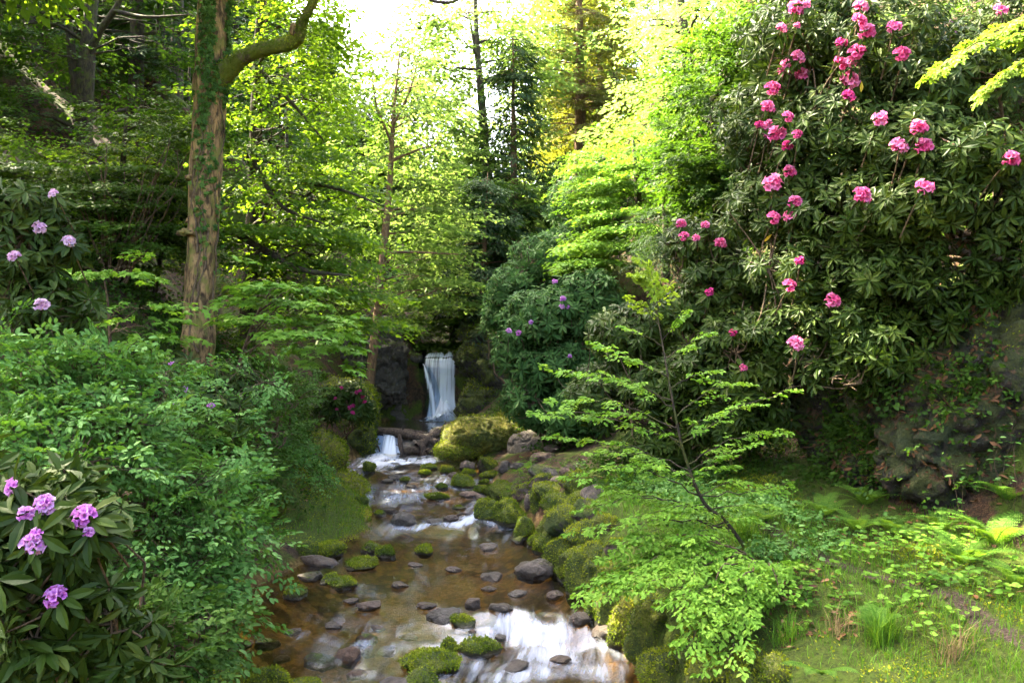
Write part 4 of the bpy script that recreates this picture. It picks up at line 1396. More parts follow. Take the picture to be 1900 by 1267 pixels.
def water_material():
    m, nt, out = new_mat('stream_water')
    k = N(nt)
    flow = k.attr('flow', out='Vector')
    foam = k.attr('foam')
    wob = k.n('VectorMath', _operation='ADD', i0=flow)
    wn = k.nt.nodes.new('ShaderNodeTexNoise'); wn.inputs['Scale'].default_value = 1.6
    k.set(wn.inputs['Vector'], flow)
    vs = k.n('VectorMath', _operation='SCALE', i0=wn.outputs['Color']); vs.inputs['Scale'].default_value = .35
    k.set(wob.inputs[1], vs.outputs[0])
    st = k.noise(wob.outputs[0], 9, 5, .6)
    st2 = k.noise(wob.outputs[0], 26, 4, .6)
    st3 = k.noise(wob.outputs[0], 3, 3, .5)
    nrm = k.bump(k.math('ADD', st3, k.math('MULTIPLY', st, .35)), .22, .10)
    gl = k.n('BsdfGlossy'); gl.inputs['Roughness'].default_value = .15
    k.set(gl.inputs['Normal'], nrm)
    gl.inputs['Color'].default_value = (.95, .97, 1, 1)
    tr = k.n('BsdfTransparent'); tr.inputs[0].default_value = (.80, .68, .43, 1)
    fr = k.n('Fresnel'); fr.inputs['IOR'].default_value = 1.33
    k.set(fr.inputs['Normal'], nrm)
    clear = k.n('MixShader', i0=k.math('MINIMUM', k.math('MULTIPLY', fr.outputs[0], 1.15), .95), i1=tr.outputs[0], i2=gl.outputs[0])
    df = k.n('BsdfDiffuse'); df.inputs[0].default_value = (.56, .61, .70, 1)
    k.set(df.inputs['Normal'], nrm)
    tl = k.n('BsdfTranslucent'); tl.inputs[0].default_value = (.6, .68, .75, 1)
    white = k.n('MixShader', i0=.25, i1=df.outputs[0], i2=tl.outputs[0])
    stk = k.math('SUBTRACT', k.math('ADD', k.math('ADD', k.math('MULTIPLY', st, .45), k.math('MULTIPLY', st2, .2)), k.math('MULTIPLY', st3, .35)), .5)
    a = k.math('ADD', k.math('MULTIPLY', foam, 1.05), k.math('MULTIPLY', stk, k.math('ADD', 1.35, k.math('MULTIPLY', foam, 3.0))))
    a = k.math('MULTIPLY', k.smooth(a, .09, 1.22), .70)
    mx = k.n('MixShader', i0=a, i1=clear.outputs[0], i2=white.outputs[0])
    nt.links.new(mx.outputs[0], out.inputs[0])
    return m


M['water'] = water_material()
tag(obj('stream_water', mb, M['water']), 'shallow amber stream with silky white rapids', 'stream', kind='structure')


# ------------------------------------------------------------------ waterfall, cascade and log dam
def fall_material():
    m, nt, out = new_mat('falling_water')
    k = N(nt)
    v = k.attr('fl', out='Vector')
    s1 = k.noise(v, 9, 4, .6, .15); s2 = k.noise(v, 30, 3, .6)
    a = k.math('ADD', k.math('MULTIPLY', s1, .7), k.math('MULTIPLY', s2, .3))
    dens = k.attr('dens')
    a = k.smooth(k.math('ADD', a, k.math('MULTIPLY', k.math('SUBTRACT', dens, .5), .8)), .30, .68)
    lw = k.n('LayerWeight'); lw.inputs[0].default_value = .5
    soft = k.math('SUBTRACT', 1.0, k.math('MULTIPLY', k.attr('soft'), k.smooth(lw.outputs[1], .15, .85)))
    a = k.math('MULTIPLY', a, soft)
    df = k.n('BsdfDiffuse'); df.inputs[0].default_value = (.86, .90, .96, 1)
    tl = k.n('BsdfTranslucent'); tl.inputs[0].default_value = (.70, .78, .86, 1)
    w = k.n('MixShader', i0=.45, i1=df.outputs[0], i2=tl.outputs[0])
    tr = k.n('BsdfTransparent'); tr.inputs[0].default_value = (.80, .85, .90, 1)
    mx = k.n('MixShader', i0=a, i1=tr.outputs[0], i2=w.outputs[0])
    nt.links.new(mx.outputs[0], out.inputs[0])
    return m


M['fall'] = fall_material()


def veil(left, right, depth, dens, seed, bulge=.10, nu=50, nv=70, edge_w=.12, dmap=None):
    """curtain of water: left and right edges as pixel polylines (px, py); depth as (d_top, d_bottom)"""
    l = smooth_path([(a, b_, 0) for a, b_ in left], nv); r = smooth_path([(a, b_, 0) for a, b_ in right], nv)
    t = np.linspace(0, 1, nv)
    d = depth[0] + (depth[1] - depth[0]) * t ** .6 if len(depth) == 2 else np.interp(np.interp(t, np.linspace(0, 1, len(left)), [q[1] for q in left]), [q[0] for q in depth], [q[1] for q in depth])
    u = np.linspace(0, 1, nu)
    sides = []
    for back in (0, 1):
        px = l[:, None, 0] * (1 - u) + r[:, None, 0] * u
        py = l[:, None, 1] * (1 - u) + r[:, None, 1] * u
        py = py + (5 * fbm(np.stack([px * .11, px * 0, px * 0 + seed], -1).reshape(-1, 3), 3, seed + 5).reshape(px.shape) - 1) * np.clip(1 - t * 3, 0, 1)[:, None]
        D = d[:, None] - bulge * np.sin(np.pi * u)[None] + back * .10
        ns = fbm(np.stack([px * .12 + seed, py * .012, D * 0], -1).reshape(-1, 3), 4, seed).reshape(px.shape)
        D = D + ns * .03
        sides.append(np.stack([(px - CX) / F * D, D, CAMZ - (py - CY) / F * D], -1))
    V = np.concatenate([q.reshape(-1, 3) for q in sides])
    f0 = grid_faces(nu, nv)
    o = nu * nv
    i = np.arange(nv - 1) * nu
    e1 = np.stack([i, i + nu, i + nu + o, i + o], -1)
    e2 = e1 + nu - 1
    j = np.arange(nu - 1)
    e3 = np.stack([j, j + 1, j + 1 + o, j + o], -1); e4 = e3 + (nv - 1) * nu
    mbx = MB().add(V, [f0, f0 + o, e1, e2, e3, e4], .5, 0, True)
    uu = np.tile(np.stack([V[:o, 0] * 1.0 + seed, V[:o, 2] * .045, V[:o, 0] * 0], -1), (2, 1))
    mbx.pa['fl'] = uu
    dn = np.tile((dens[0] + (dens[1] - dens[0]) * t)[:, None] * np.ones(nu), (1, 1))
    edge = np.minimum(np.minimum(u, 1 - u) / edge_w, 1)[None]
    if dmap is not None: dn = dn + dmap(u[None], t[:, None])
    dn = dn * edge + (edge - 1) * .45
    dn = dn - .0
    mbx.pa['dens'] = np.tile(dn.ravel(), 2)
    return mbx




def strands(left, right, depth, n, seed, r0=.020, mbx=None, spread=.05, top=0.):
    """ropes of falling water between two edges (pixel polylines)"""
    r = np.random.default_rng(seed)
    q = MB() if mbx is None else mbx
    l = smooth_path([(a, b_, 0) for a, b_ in left], 26); rr = smooth_path([(a, b_, 0) for a, b_ in right], 26)
    t = np.linspace(0, 1, 26)
    for k_ in range(n):
        u = r.random()
        a0, a1 = (0 if r.random() < .8 else r.integers(0, 8)), 26
        c = l * (1 - u) + rr * u
        d = depth[0] + (depth[1] - depth[0]) * t ** .6 - r.uniform(-.04, .10)
        jx = np.cumsum(r.normal(size=26)) * .10 + r.normal() * .6 * t
        pth = np.stack([(c[:, 0] + jx - CX) / F * d, d, CAMZ - (c[:, 1] - CY) / F * d], -1)[a0:a1]
        w = r0 * r.uniform(.35, 1.5)
        tube(q, pth, np.interp(np.linspace(0, 1, len(pth)), [0, .1, .7, 1], [w * .5, w, w * 1.2, w * 1.9]), 6, .25, seed + k_, freq=4, cap=False)
    return q


def fl_attr(q, dens, soft=0., k0=0):
    V = np.concatenate(q.v)
    q.pa['fl'] = np.concatenate([q.pa['fl'], V[k0:] * [1, 0, .05]]) if 'fl' in q.pa else V * [1, 0, .05]
    q.pa['dens'] = np.concatenate([q.pa.get('dens', np.zeros(0)), np.full(len(V) - k0, dens)])
    q.pa['soft'] = np.concatenate([np.zeros(k0), np.full(len(V) - k0, soft)])
    return q


wf_root = thing('waterfall', 'silky white waterfall dropping between dark mossy cliffs at the head of the gorge', 'waterfall', tuple(P(815, 780, 24.0)))
EL = [(779, 656), (775, 664), (776, 672), (779, 690), (789, 730), (782, 780)]; ER = [(852, 656), (856, 664), (857, 672), (856, 700), (854, 740), (860, 780)]
DP = [(650, 25.4), (657, 25.2), (664, 24.75), (670, 24.5), (682, 24.38), (779, 24.0)]
gss = lambda x, c, w: np.exp(-((x - c) / w) ** 2)
part('main_curtain', veil(EL, ER, DP, (.50, .62), 11, .06, 110, 120, edge_w=.2,
     dmap=lambda u, t: .13 * gss(u, .74, .24) * np.clip(t * 3, 0, 1) + .22 * fbm(np.stack([u * 9 + t * 0, t * .8 + u * 0, t * 0 + u * 0 + 2.2], -1).reshape(-1, 3), 3, 77).reshape((u * t).shape) - .14 * gss(u, .30, .13) * gss(t, .55, .28) + .35 * np.clip((t - .72) / .28, 0, 1) + .10 * gss(t, .12, .06) - .25 * gss(t, .20, .025)), M['fall'], wf_root)
part('side_veil', veil([(777, 674), (778, 698), (787, 736), (790, 779)], [(796, 680), (808, 702), (818, 740), (822, 779)], (24.34, 23.9), (.62, .80), 23, .05, 60, 100, edge_w=.5), M['fall'], wf_root)
sp = MB()
gu, gv = np.meshgrid(np.linspace(-1, 1, 90), np.linspace(-1, 1, 60))
rr_ = np.sqrt(gu ** 2 + gv ** 2)
c_ = P(819, 780, 23.75)
nz_ = fbm(np.stack([gu * 3.2, gv * 2.2, gu * 0], -1).reshape(-1, 3), 4, 91).reshape(gu.shape)
pk_ = np.exp(-((gu - .30) / .30) ** 2) * .55 + np.exp(-((gu + .10) / .45) ** 2) * .28
sz_ = np.clip(1 - rr_, 0, 1) ** 1.2 * (.14 + pk_ * 1.0) * (1 + .9 * nz_)
sp.add(np.stack([c_[0] + gu * .74, c_[1] + gv * .42, .66 + sz_ + .01 * (1 - rr_)], -1).reshape(-1, 3), grid_faces(90, 60), .5, 0, True)
sp.pa['fl'] = np.concatenate(sp.v) * [1, .5, .3]
sp.pa['dens'] = np.clip(1.25 - rr_ * 1.25, -.6, .8).ravel(); sp.pa['soft'] = np.full(sp.n, .3)
part('splash', sp, M['fall'], wf_root)
cs = thing('cascade', 'small white cascade spilling past the left end of the log dam', 'cascade', tuple(P(722, 840, 19.6)))
CL = [(700, 804), (700, 815), (697, 828), (692, 846)]; CR = [(742, 806), (743, 815), (746, 828), (752, 847)]
CL = [(703, 801)] + CL; CR = [(738, 802)] + CR
part('curtain', veil(CL, CR, [(798, 20.6), (802, 20.4), (805, 20.1), (812, 19.9), (847, 19.4)], (.44, .74), 41, .06, 70, 70, edge_w=.3), M['fall'], cs)
big_rock('wet_stone', 'wet black stone at the right lip of the waterfall', 'stone', [(tuple(P(856, 664, 24.6)), (.16, .3, .14), .2)], 'rock', .3, 591, 'stones at the lip of the waterfall', amp=.1, sub=4)
big_rock('wet_stone', 'wet black stone at the left lip of the waterfall', 'stone', [(tuple(P(773, 664, 24.7)), (.17, .3, .15), -.2)], 'rock', .45, 593, 'stones at the lip of the waterfall', amp=.1, sub=4)


def log(label, p0, p1, r, seed, mat='driftwood', sides=14, name='log', cat='log', group='driftwood of the log dam', bend=0.05):
    mbx = MB()
    a, b_ = np.array(p0), np.array(p1)
    mid = (a + b_) / 2 + np.array([0, 0, bend])
    tube(mbx, smooth_path([a, mid, b_], 24), np.array([r * .85, r, r * .8]), sides, .16, seed, freq=9)
    rr = np.random.default_rng(seed)
    for q in range(2):
        t = rr.uniform(.25, .8)
        s0 = a * (1 - t) + b_ * t
        tube(mbx, smooth_path([s0, s0 + rr.normal(size=3) * r * 1.2 + np.array([0, 0, r * 1.6])], 5), [r * .3, r * .12], 6)
    o = obj(name, mbx, M[mat], None, p0)
    return tag(o, label, cat, group)


log('long dark main log bridging the dam from the left cliff', P(698, 799, 20.2), P(812, 822, 19.7), .12, 1)
log('grey log slanting up the right side of the dam', P(775, 830, 19.6), P(842, 790, 20.3), .13, 2)
log('short broken log with a pale cut end on top of the dam', P(815, 806, 20.0), P(838, 787, 20.6), .10, 3)
log('thin branch lying along the crest of the dam', P(720, 800, 20.5), P(800, 806, 20.4), .05, 4)
log('black upright stump end at the right of the cascade', P(786, 846, 19.5), P(781, 822, 19.7), .09, 5)
log('low dark log wedged under the main log', P(748, 838, 19.7), P(812, 842, 19.6), .11, 6)
log('small crossing branch on the dam pointing left', P(738, 812, 19.9), P(775, 800, 20.2), .04, 7)
log('wet plank standing at the right edge of the cascade', P(745, 846, 19.5), P(741, 807, 19.9), .06, 8)
log('thin stick leaning out of the foot of the cascade', P(705, 838, 19.4), P(698, 826, 19.5), .02, 9)
log('bent twig caught on the dark stone above the rapid', P(838, 962, 12.6), P(872, 955, 12.9), .014, 10, name='stick', cat='stick', group='sticks in the stream')
big_rock('rubble_pile', 'dark rubble and bark heaped under the logs of the dam', 'rubble',
         [(b(800, 826, 20.05), (.42, .3, .24), .1), (b(768, 826, 20.1), (.35, .3, .2), .3), (b(822, 812, 20.2), (.32, .3, .22), .0), (b(752, 836, 20.0), (.2, .3, .2), 0)], 'rock', .05, 581, facets=10, rough=.45, sub=4)
# ------------------------------------------------------------------ gaps in the leaf roof that let the sun down
SHAFTS += [(P(1830, 1030, 7.0), .34), (P(825, 822, 18.8), .32), (hit(285, 470), .55, 2.), (P(1190, 1160, 7.6), .3), (P(640, 690, 17.5), .5),
           (P(520, 120, 17), 1.2, 4.), (P(500, 280, 16.5), 1.2, 3.5), (P(580, 340, 16.5), 1.2, 3.5), (P(540, 460, 16), 1.1, 3.5), (P(620, 520, 16.5), 1., 3.), (P(740, 420, 22.5), 1.3, 3.), (P(760, 260, 22.5), 1.3, 3.), (P(690, 520, 22), 1., 3.)]

# ------------------------------------------------------------------ the big ivy-clad tree on the left bank
D0 = 13.0
bt_pts = [P(366, 735, D0), P(369, 600, D0), P(376, 450, D0), P(383, 300, D0), P(390, 180, D0), P(394, 60, D0), P(398, -60, D0), P(405, -260, D0), P(400, -480, 13.3)]
bt_pts[0][2] = min(bt_pts[0][2], ground_z(bt_pts[0][0], D0) - .1)
R0 = np.random.default_rng(11)
root = thing('broadleaf_tree', 'big old tree with rough lumpy bark and a mossy side limb on the left bank', 'tree', bt_pts[0])
tb = MB()
tp = smooth_path(bt_pts, 260)
rad = np.interp(np.linspace(0, 1, 260), [0, .06, .2, .45, .55, .62, .8, 1], [.30, .26, .235, .25, .262, .255, .2, .12])
zz = (tp[:, 2] - tp[0, 2])
rad = rad * (1 + .035 * np.sin(zz * 9) * np.clip(np.sin(zz * 1.7), 0, 1))
tube(tb, tp, rad, 56, .10, 5, freq=5)
# burrs along the left face
for py, s_ in [(330, .07), (352, .05), (410, .08), (432, .10), (450, .09), (300, .06), (380, .045), (520, .03), (215, .06), (240, .045), (150, .07)]:
    xx = np.interp(py, [0, 600], [365, 347]) + R0.uniform(0, 26)
    q = rock_mb(P(xx, py, D0 - .17 + R0.uniform(0, .1)), (s_ * 1.7, s_ * 1.5, s_ * .8), int(py), 0, 4, 2, .5)
    tb.add(q.v[0], q.f[0], .3, 0, True)
# the mossy limb reaching right with its broken knob
lb_pts = [P(392, 165, D0), P(425, 130, 12.9), P(455, 106, 12.7), P(495, 90, 12.5), P(535, 82, 12.4), P(553, 70, 12.3), P(560, 45, 12.2), P(574, 18, 12.1), P(590, -20, 12.0), P(625, -120, 11.8)]
limb = MB()
tube(limb, smooth_path(lb_pts, 90), np.array([.17, .15, .115, .105, .105, .10, .075, .065, .055, .03]), 28, .16, 9, freq=7)
q = rock_mb(P(549, 56, 12.25), (.085, .085, .11), 77, 0, 4, 3, .4); tb.add(q.v[0], q.f[0], .3, 0, True)
part('trunk', tb, M['bark'], root)
lo_ = part('mossy_limb', limb, M['bark_moss'], root)
lo_['water_z'] = -9.0
moss_tufts(lo_, 8, .9, .5, 1600, .022, 7000, ORIG[root.name])
cb = MB()
ub = MB()
for c, rd, n in [((-9.8, 12.4, 11.0), (2.4, 2.6, 1.9), 420), ((-7.6, 12.6, 10.6), (1.8, 2.2, 1.6), 300), ((-4.2, 12.8, 11.4), (2.8, 2.8, 1.8), 420), ((-6.8, 11.0, 11.8), (2.6, 2.8, 2.2), 420), ((-8.5, 13.5, 14.5), (3.0, 3., 2.4), 420), ((-7.0, 9.0, 9.6), (2.4, 2.4, 1.8), 320)]:  # unseen crown, leaf clouds placed above the view to shade the foreground
    p = ell_points(c, rd, n, R0)
    vis = CY - (p[:, 2] - CAMZ) / p[:, 1] * F
    p = p[(vis < -60)]
    o = norm((p - np.array(c)) * [1, 1, .2]) + R0.normal(size=p.shape) * [.5, .5, .2]
    sprays(cb, p, o, .9, 'maple', 'quad', .17, .13, R0, .2)
    for k_ in range(5):
        e = ell_points(c, np.array(rd) * .8, 1, R0)[0]
        a = tp[R0.integers(190, 250)]
        tube(ub, limb_path(a, e, R0, .1, 10), np.array([.08, .05, .02]), 6)
part('crown', cb, M['maple'], root)
part('upper_limbs', ub, M['bark_dark'], root)

# ivy climbing it
iv = MB(); ist = MB()
n = 1500
k_ = np.clip((R0.beta(1.0, 2.3, n)), 0, 1)
ii = (182 - k_ * 135).astype(int)
face = np.where(R0.random(n) < .5, R0.normal(-1.4, .35, n), R0.normal(-.15, .35, n))
dirs = np.stack([np.cos(face), np.sin(face), face * 0], -1)
cl_ = fbm(np.stack([face * 1.2, ii * .06, ii * 0], -1), 3, 4)
kp = cl_ > -.02
pos = tp[ii] + dirs * (rad[ii] * R0.uniform(1.02, 1.22, n))[:, None]
pos, dirs, ii = pos[kp], dirs[kp], ii[kp]; n = len(pos)
pos[:, 2] += R0.normal(size=n) * .05
put_leaves(iv, pos, R0.normal(size=(n, 3)) * .5 + [0, 0, -.7], dirs + R0.normal(size=(n, 3)) * .35, R0.uniform(.06, .12, n), R0.uniform(.05, .10, n), 'maple', R0.random(n))
for a0, i0, i1 in [(-1.5, 20, 150), (-1.2, 40, 150), (-.3, 30, 150), (-1.8, 60, 150)]:
    ids = np.arange(i0, i1, 4)
    aa = a0 + .25 * np.sin(ids * .13) + .1 * R0.normal(size=len(ids))
    tube(ist, tp[ids] + np.stack([np.cos(aa), np.sin(aa), aa * 0], -1) * (rad[ids] * 1.04)[:, None], np.array([.018, .012, .007]), 5)
ivr = thing('ivy', 'ivy climbing the upper trunk of the big old tree', 'ivy', bt_pts[1])
part('leaves', iv, M['ivy'], ivr); part('stems', ist, M['twig'], ivr)

# ------------------------------------------------------------------ trees, near to far
tree('maple_tree', 'broad green maple with layered drooping boughs filling the space right of the ivy tree', 'tree',
     [P(455, 700, 18.5) , P(470, 400, 18.5), P(480, 100, 18.3), P(500, -150, 18), P(510, -330, 18)], [.22, .17, .13, .09, .03],
     [cl(520, 90, 17, 90, 100, 1.6, 190), cl(490, 260, 16.5, 100, 100, 1.6, 210), cl(590, 330, 17, 90, 60, 1.4, 130), cl(510, 430, 16, 110, 70, 1.4, 200), cl(600, 460, 16.5, 80, 60, 1.2, 120),
      cl(550, 550, 16, 110, 40, 1.2, 130), cl(650, 560, 17.5, 60, 40, 1.2, 70), cl(590, 190, 18, 45, 60, 1.2, 60), cl(570, 40, 17.5, 50, 50, 1.2, 80), cl(470, -140, 17, 160, 90, 2., 160)],
     'maple', 'maple', 'quad', .12, .09, .8, 21, 'bark_dark', tier=.55, limbs=60, limb_r=.055, sides=10,
     extra=[([P(432, 430, 15.5), P(500, 470, 15.2), P(560, 500, 15), P(650, 512, 14.8)], [.07, .06, .05, .02]),
            ([P(470, 300, 15.8), P(520, 380, 15.5), P(600, 415, 15.2)], [.05, .04, .015]),
            ([P(480, 130, 16.5), P(540, 190, 16.2), P(600, 260, 16)], [.06, .04, .015]),
            ([P(530, 335, 16.0), P(600, 345, 15.8), P(650, 358, 15.6), P(705, 380, 15.6)], [.05, .04, .03, .012])])
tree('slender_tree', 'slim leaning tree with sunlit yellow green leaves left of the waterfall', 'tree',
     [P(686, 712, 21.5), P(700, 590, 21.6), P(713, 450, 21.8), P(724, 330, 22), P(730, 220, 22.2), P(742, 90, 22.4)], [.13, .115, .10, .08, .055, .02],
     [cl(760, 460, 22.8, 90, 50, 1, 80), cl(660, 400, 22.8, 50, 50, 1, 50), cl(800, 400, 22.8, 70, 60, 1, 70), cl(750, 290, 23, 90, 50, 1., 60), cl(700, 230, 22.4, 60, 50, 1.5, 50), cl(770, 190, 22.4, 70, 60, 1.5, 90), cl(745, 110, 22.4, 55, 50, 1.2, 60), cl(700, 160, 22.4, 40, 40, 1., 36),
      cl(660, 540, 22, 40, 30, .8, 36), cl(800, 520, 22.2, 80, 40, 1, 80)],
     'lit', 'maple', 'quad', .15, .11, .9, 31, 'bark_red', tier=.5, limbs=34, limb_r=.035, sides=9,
     extra=[([P(728, 270, 22.1), P(700, 200, 22.2), P(690, 140, 22.3)], [.04, .03, .01]), ([P(731, 230, 22.1), P(760, 170, 22.2), P(775, 110, 22.3)], [.04, .03, .01]), ([P(727, 300, 22), P(770, 280, 22), P(810, 268, 22)], [.035, .025, .01]),
            ([P(712, 470, 21.7), P(760, 468, 21.5), P(850, 472, 21.2)], [.05, .035, .015])])
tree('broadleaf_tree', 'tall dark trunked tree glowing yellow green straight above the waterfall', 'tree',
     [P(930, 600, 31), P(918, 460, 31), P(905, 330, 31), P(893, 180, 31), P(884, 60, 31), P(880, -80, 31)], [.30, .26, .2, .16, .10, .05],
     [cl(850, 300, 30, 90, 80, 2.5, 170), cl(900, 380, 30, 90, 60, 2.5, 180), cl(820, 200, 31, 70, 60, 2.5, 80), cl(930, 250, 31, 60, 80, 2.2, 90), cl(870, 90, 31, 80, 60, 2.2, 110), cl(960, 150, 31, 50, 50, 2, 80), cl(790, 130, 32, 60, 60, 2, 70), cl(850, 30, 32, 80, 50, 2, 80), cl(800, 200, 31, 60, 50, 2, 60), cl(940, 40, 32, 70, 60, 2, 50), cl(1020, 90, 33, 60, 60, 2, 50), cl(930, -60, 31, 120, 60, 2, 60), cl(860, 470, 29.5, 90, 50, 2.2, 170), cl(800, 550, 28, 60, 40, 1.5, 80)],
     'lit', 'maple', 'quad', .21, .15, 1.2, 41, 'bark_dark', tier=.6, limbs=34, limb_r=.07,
     extra=[([P(906, 250, 31), P(885, 215, 30.8), P(855, 238, 30.6)], [.08, .06, .03]), ([P(896, 250, 31), P(870, 232, 30.8), P(840, 228, 30.5)], [.07, .05, .02]), ([P(885, 110, 31), P(876, 60, 31), P(868, 20, 31)], [.07, .05, .02])])
conifer('conifer', 'thin dark conifer right of the yellow green tree', P(957, 500, 29), P(952, 60, 29), .14, 1.7, 'conifer', 24, 51, .05, .22, .05, gaps=.3)
conifer('conifer', 'golden lit conifer with a reddish trunk high on the right', P(1078, 340, 34), P(1072, -170, 34), .24, 3.2, 'sunlit_conifer', 30, 53, .15, .24, .055, gaps=.35)
conifer('conifer', 'slimmer golden lit conifer behind the reddish trunk one', P(1112, 340, 38), P(1112, -60, 38), .18, 2.4, 'sunlit_conifer', 24, 55, .2, .26, .06, gaps=.4)
conifer('conifer', 'pale conifer in the haze under the bright sky', P(590, 400, 48), P(602, 40, 48), .3, 4.2, 'conifer', 28, 57, .05, .36, .09, gaps=.2)
conifer('conifer', 'small dark conifer lower down between the pale one and the slim leaning tree', P(680, 420, 40), P(685, 200, 40), .22, 2.6, 'conifer', 22, 59, .05, .3, .08, gaps=.15)
conifer('conifer', 'dark young conifer standing above the cliff right of the waterfall', P(895, 620, 25.5), P(905, 320, 25.5), .10, 1.3, 'conifer', 20, 61, .02, .2, .05, gaps=.15)
tree('broadleaf_tree', 'low leafy tree hanging over the top of the waterfall', 'tree', [P(840, 650, 26.5), P(835, 560, 26.5), P(820, 480, 26.3)], [.10, .08, .03],
     [cl(800, 632, 26.6, 50, 16, .6, 60), cl(845, 630, 26.6, 35, 18, .6, 50), cl(800, 575, 26.2, 70, 30, 1., 70), cl(860, 560, 26.4, 60, 40, 1., 80), cl(760, 610, 25.8, 45, 25, .7, 44), cl(885, 590, 26, 30, 40, .8, 40)], 'maple', 'maple', 'quad', .14, .10, .8, 63, tier=.4, limbs=16, limb_r=.03)

# left hillside wood
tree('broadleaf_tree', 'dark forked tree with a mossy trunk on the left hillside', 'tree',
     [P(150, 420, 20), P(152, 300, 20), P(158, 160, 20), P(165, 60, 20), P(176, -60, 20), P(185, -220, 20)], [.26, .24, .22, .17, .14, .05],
     [cl(50, 60, 19.5, 70, 80, 2., 220), cl(270, 60, 20.5, 90, 70, 2., 220), cl(40, 200, 19., 70, 50, 2, 150), cl(240, 180, 21.5, 80, 50, 1.6, 90), cl(150, 100, 22.5, 150, 90, 1.4, 120), cl(150, -140, 20, 220, 90, 3, 260), (np.array([-14.6, 18.4, 13.2]), (3., 3., 2.4), 420)],  # last leaf cloud is added out of view to shade the left boughs
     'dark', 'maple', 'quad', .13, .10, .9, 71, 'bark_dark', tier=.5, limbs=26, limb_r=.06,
     extra=[([P(150, 200, 20), P(138, 140, 20), P(130, 70, 20), P(124, -20, 20)], [.15, .12, .10, .07]), ([P(160, 110, 20), P(185, 60, 19.8), P(215, 15, 19.6), P(240, -40, 19.5)], [.12, .09, .07, .03]), ([P(210, 20, 19.6), P(270, 32, 19.3), P(350, 28, 19)], [.05, .04, .02])])
for i, (px, d, py0, label, w) in enumerate([(250, 24, 400, 'pale straight conifer trunk between the forked tree and the ivy tree', 2.2), (325, 27, 420, 'dark conifer just left of the ivy tree', 2.0), (60, 24, 330, 'dark conifer at the upper left behind low boughs', 2.8),
                                              (205, 30, 330, 'dark conifer far up the left hillside behind the forked tree', 3.0), (-40, 20, 330, 'dark conifer cut by the left edge', 2.6), (430, 33, 400, 'dark conifer half hidden right of the ivy tree', 2.8)]):
    g = P(px, py0, d); g[2] = ground_z(g[0], g[1]) - .1
    conifer('conifer', label, g, g + np.array([.1, .2, 13 + i % 3]), .20, w, 'conifer', 26, 80 + i, .18, .24, .055, gaps=.2, bark='bark_dark', group='conifers on the left hillside')
tree('young_beech', 'flat boughed young beech spreading over the left hillside', 'tree', [P(215, 520, 14.5), P(222, 400, 14.5), P(230, 280, 14.4), P(236, 200, 14.4)], [.07, .06, .045, .02],
     [cl(100, 330, 14, 120, 30, 1.5, 130), cl(250, 340, 14, 100, 40, 1.5, 140), cl(40, 270, 14.5, 60, 40, 1.4, 60), cl(280, 420, 13.8, 90, 40, 1.3, 110), cl(140, 380, 13.5, 110, 25, 1.3, 80), cl(270, 240, 14.6, 70, 40, 1.3, 70), cl(330, 260, 14.5, 50, 80, 1.2, 60)],
     'dark', 'beech', 'quad', .085, .055, .7, 91, tier=.32, limbs=30, limb_r=.022, rbias=.18)
tree('young_beech', 'yellowish young beech with thin bare stems under the left boughs', 'tree', [P(285, 560, 15), P(300, 470, 15), P(320, 400, 15), P(330, 330, 15)], [.05, .04, .03, .01],
     [cl(270, 470, 14.6, 60, 40, 1., 70), cl(330, 400, 14.8, 45, 60, 1., 70), cl(240, 300, 15, 60, 30, 1., 60)], 'maple', 'beech', 'quad', .09, .06, .6, 93, tier=.35, limbs=14, limb_r=.015, rbias=.2)
# bundle of bare hazel rods
hz = MB(); r = np.random.default_rng(95)
hb = hit(205, 520)
for k_ in range(26):
    a = hb + [r.normal() * .12, r.normal() * .12, -.05]
    e = a + np.array([r.uniform(-.5, 1.3), r.uniform(-.4, .4), r.uniform(1.4, 2.6)])
    tube(hz, limb_path(a, e, r, .02, 8), np.array([.02, .014, .006]), 4)
hroot = thing('hazel', 'clump of bare brown hazel rods on the dark left slope', 'shrub', hb)
part('stems', hz, M['twig'], hroot)
# low maple in front of the slope
tree('young_maple', 'low pale green maple seedling spreading its leaves right of the ivy tree foot', 'tree', [P(440, 690, 12.2), P(470, 600, 12), P(500, 540, 11.8)], [.035, .025, .01],
     [cl(520, 530, 11.6, 70, 30, .7, 20), cl(560, 590, 11.4, 80, 30, .7, 22), cl(470, 570, 11.6, 60, 30, .6, 16), cl(600, 640, 11.5, 50, 22, .5, 12)], 'beech', 'maple', 'maple', .12, .12, .4, 97, tier=.22, limbs=20, limb_r=.014, bark='twig')
tree('young_maple', 'thin maple seedling with spaced leaves in front of the dark left slope', 'tree', [P(205, 640, 10.5), P(200, 560, 10.4), P(190, 500, 10.3)], [.022, .015, .006],
     [cl(170, 500, 10.2, 30, 14, .4, 6), cl(270, 570, 10.2, 40, 20, .4, 6), cl(230, 500, 10.2, 30, 14, .4, 5), cl(280, 620, 10.1, 40, 20, .4, 6)], 'beech', 'maple', 'maple', .11, .11, .42, 99, tier=.2, limbs=12, limb_r=.009, bark='twig')

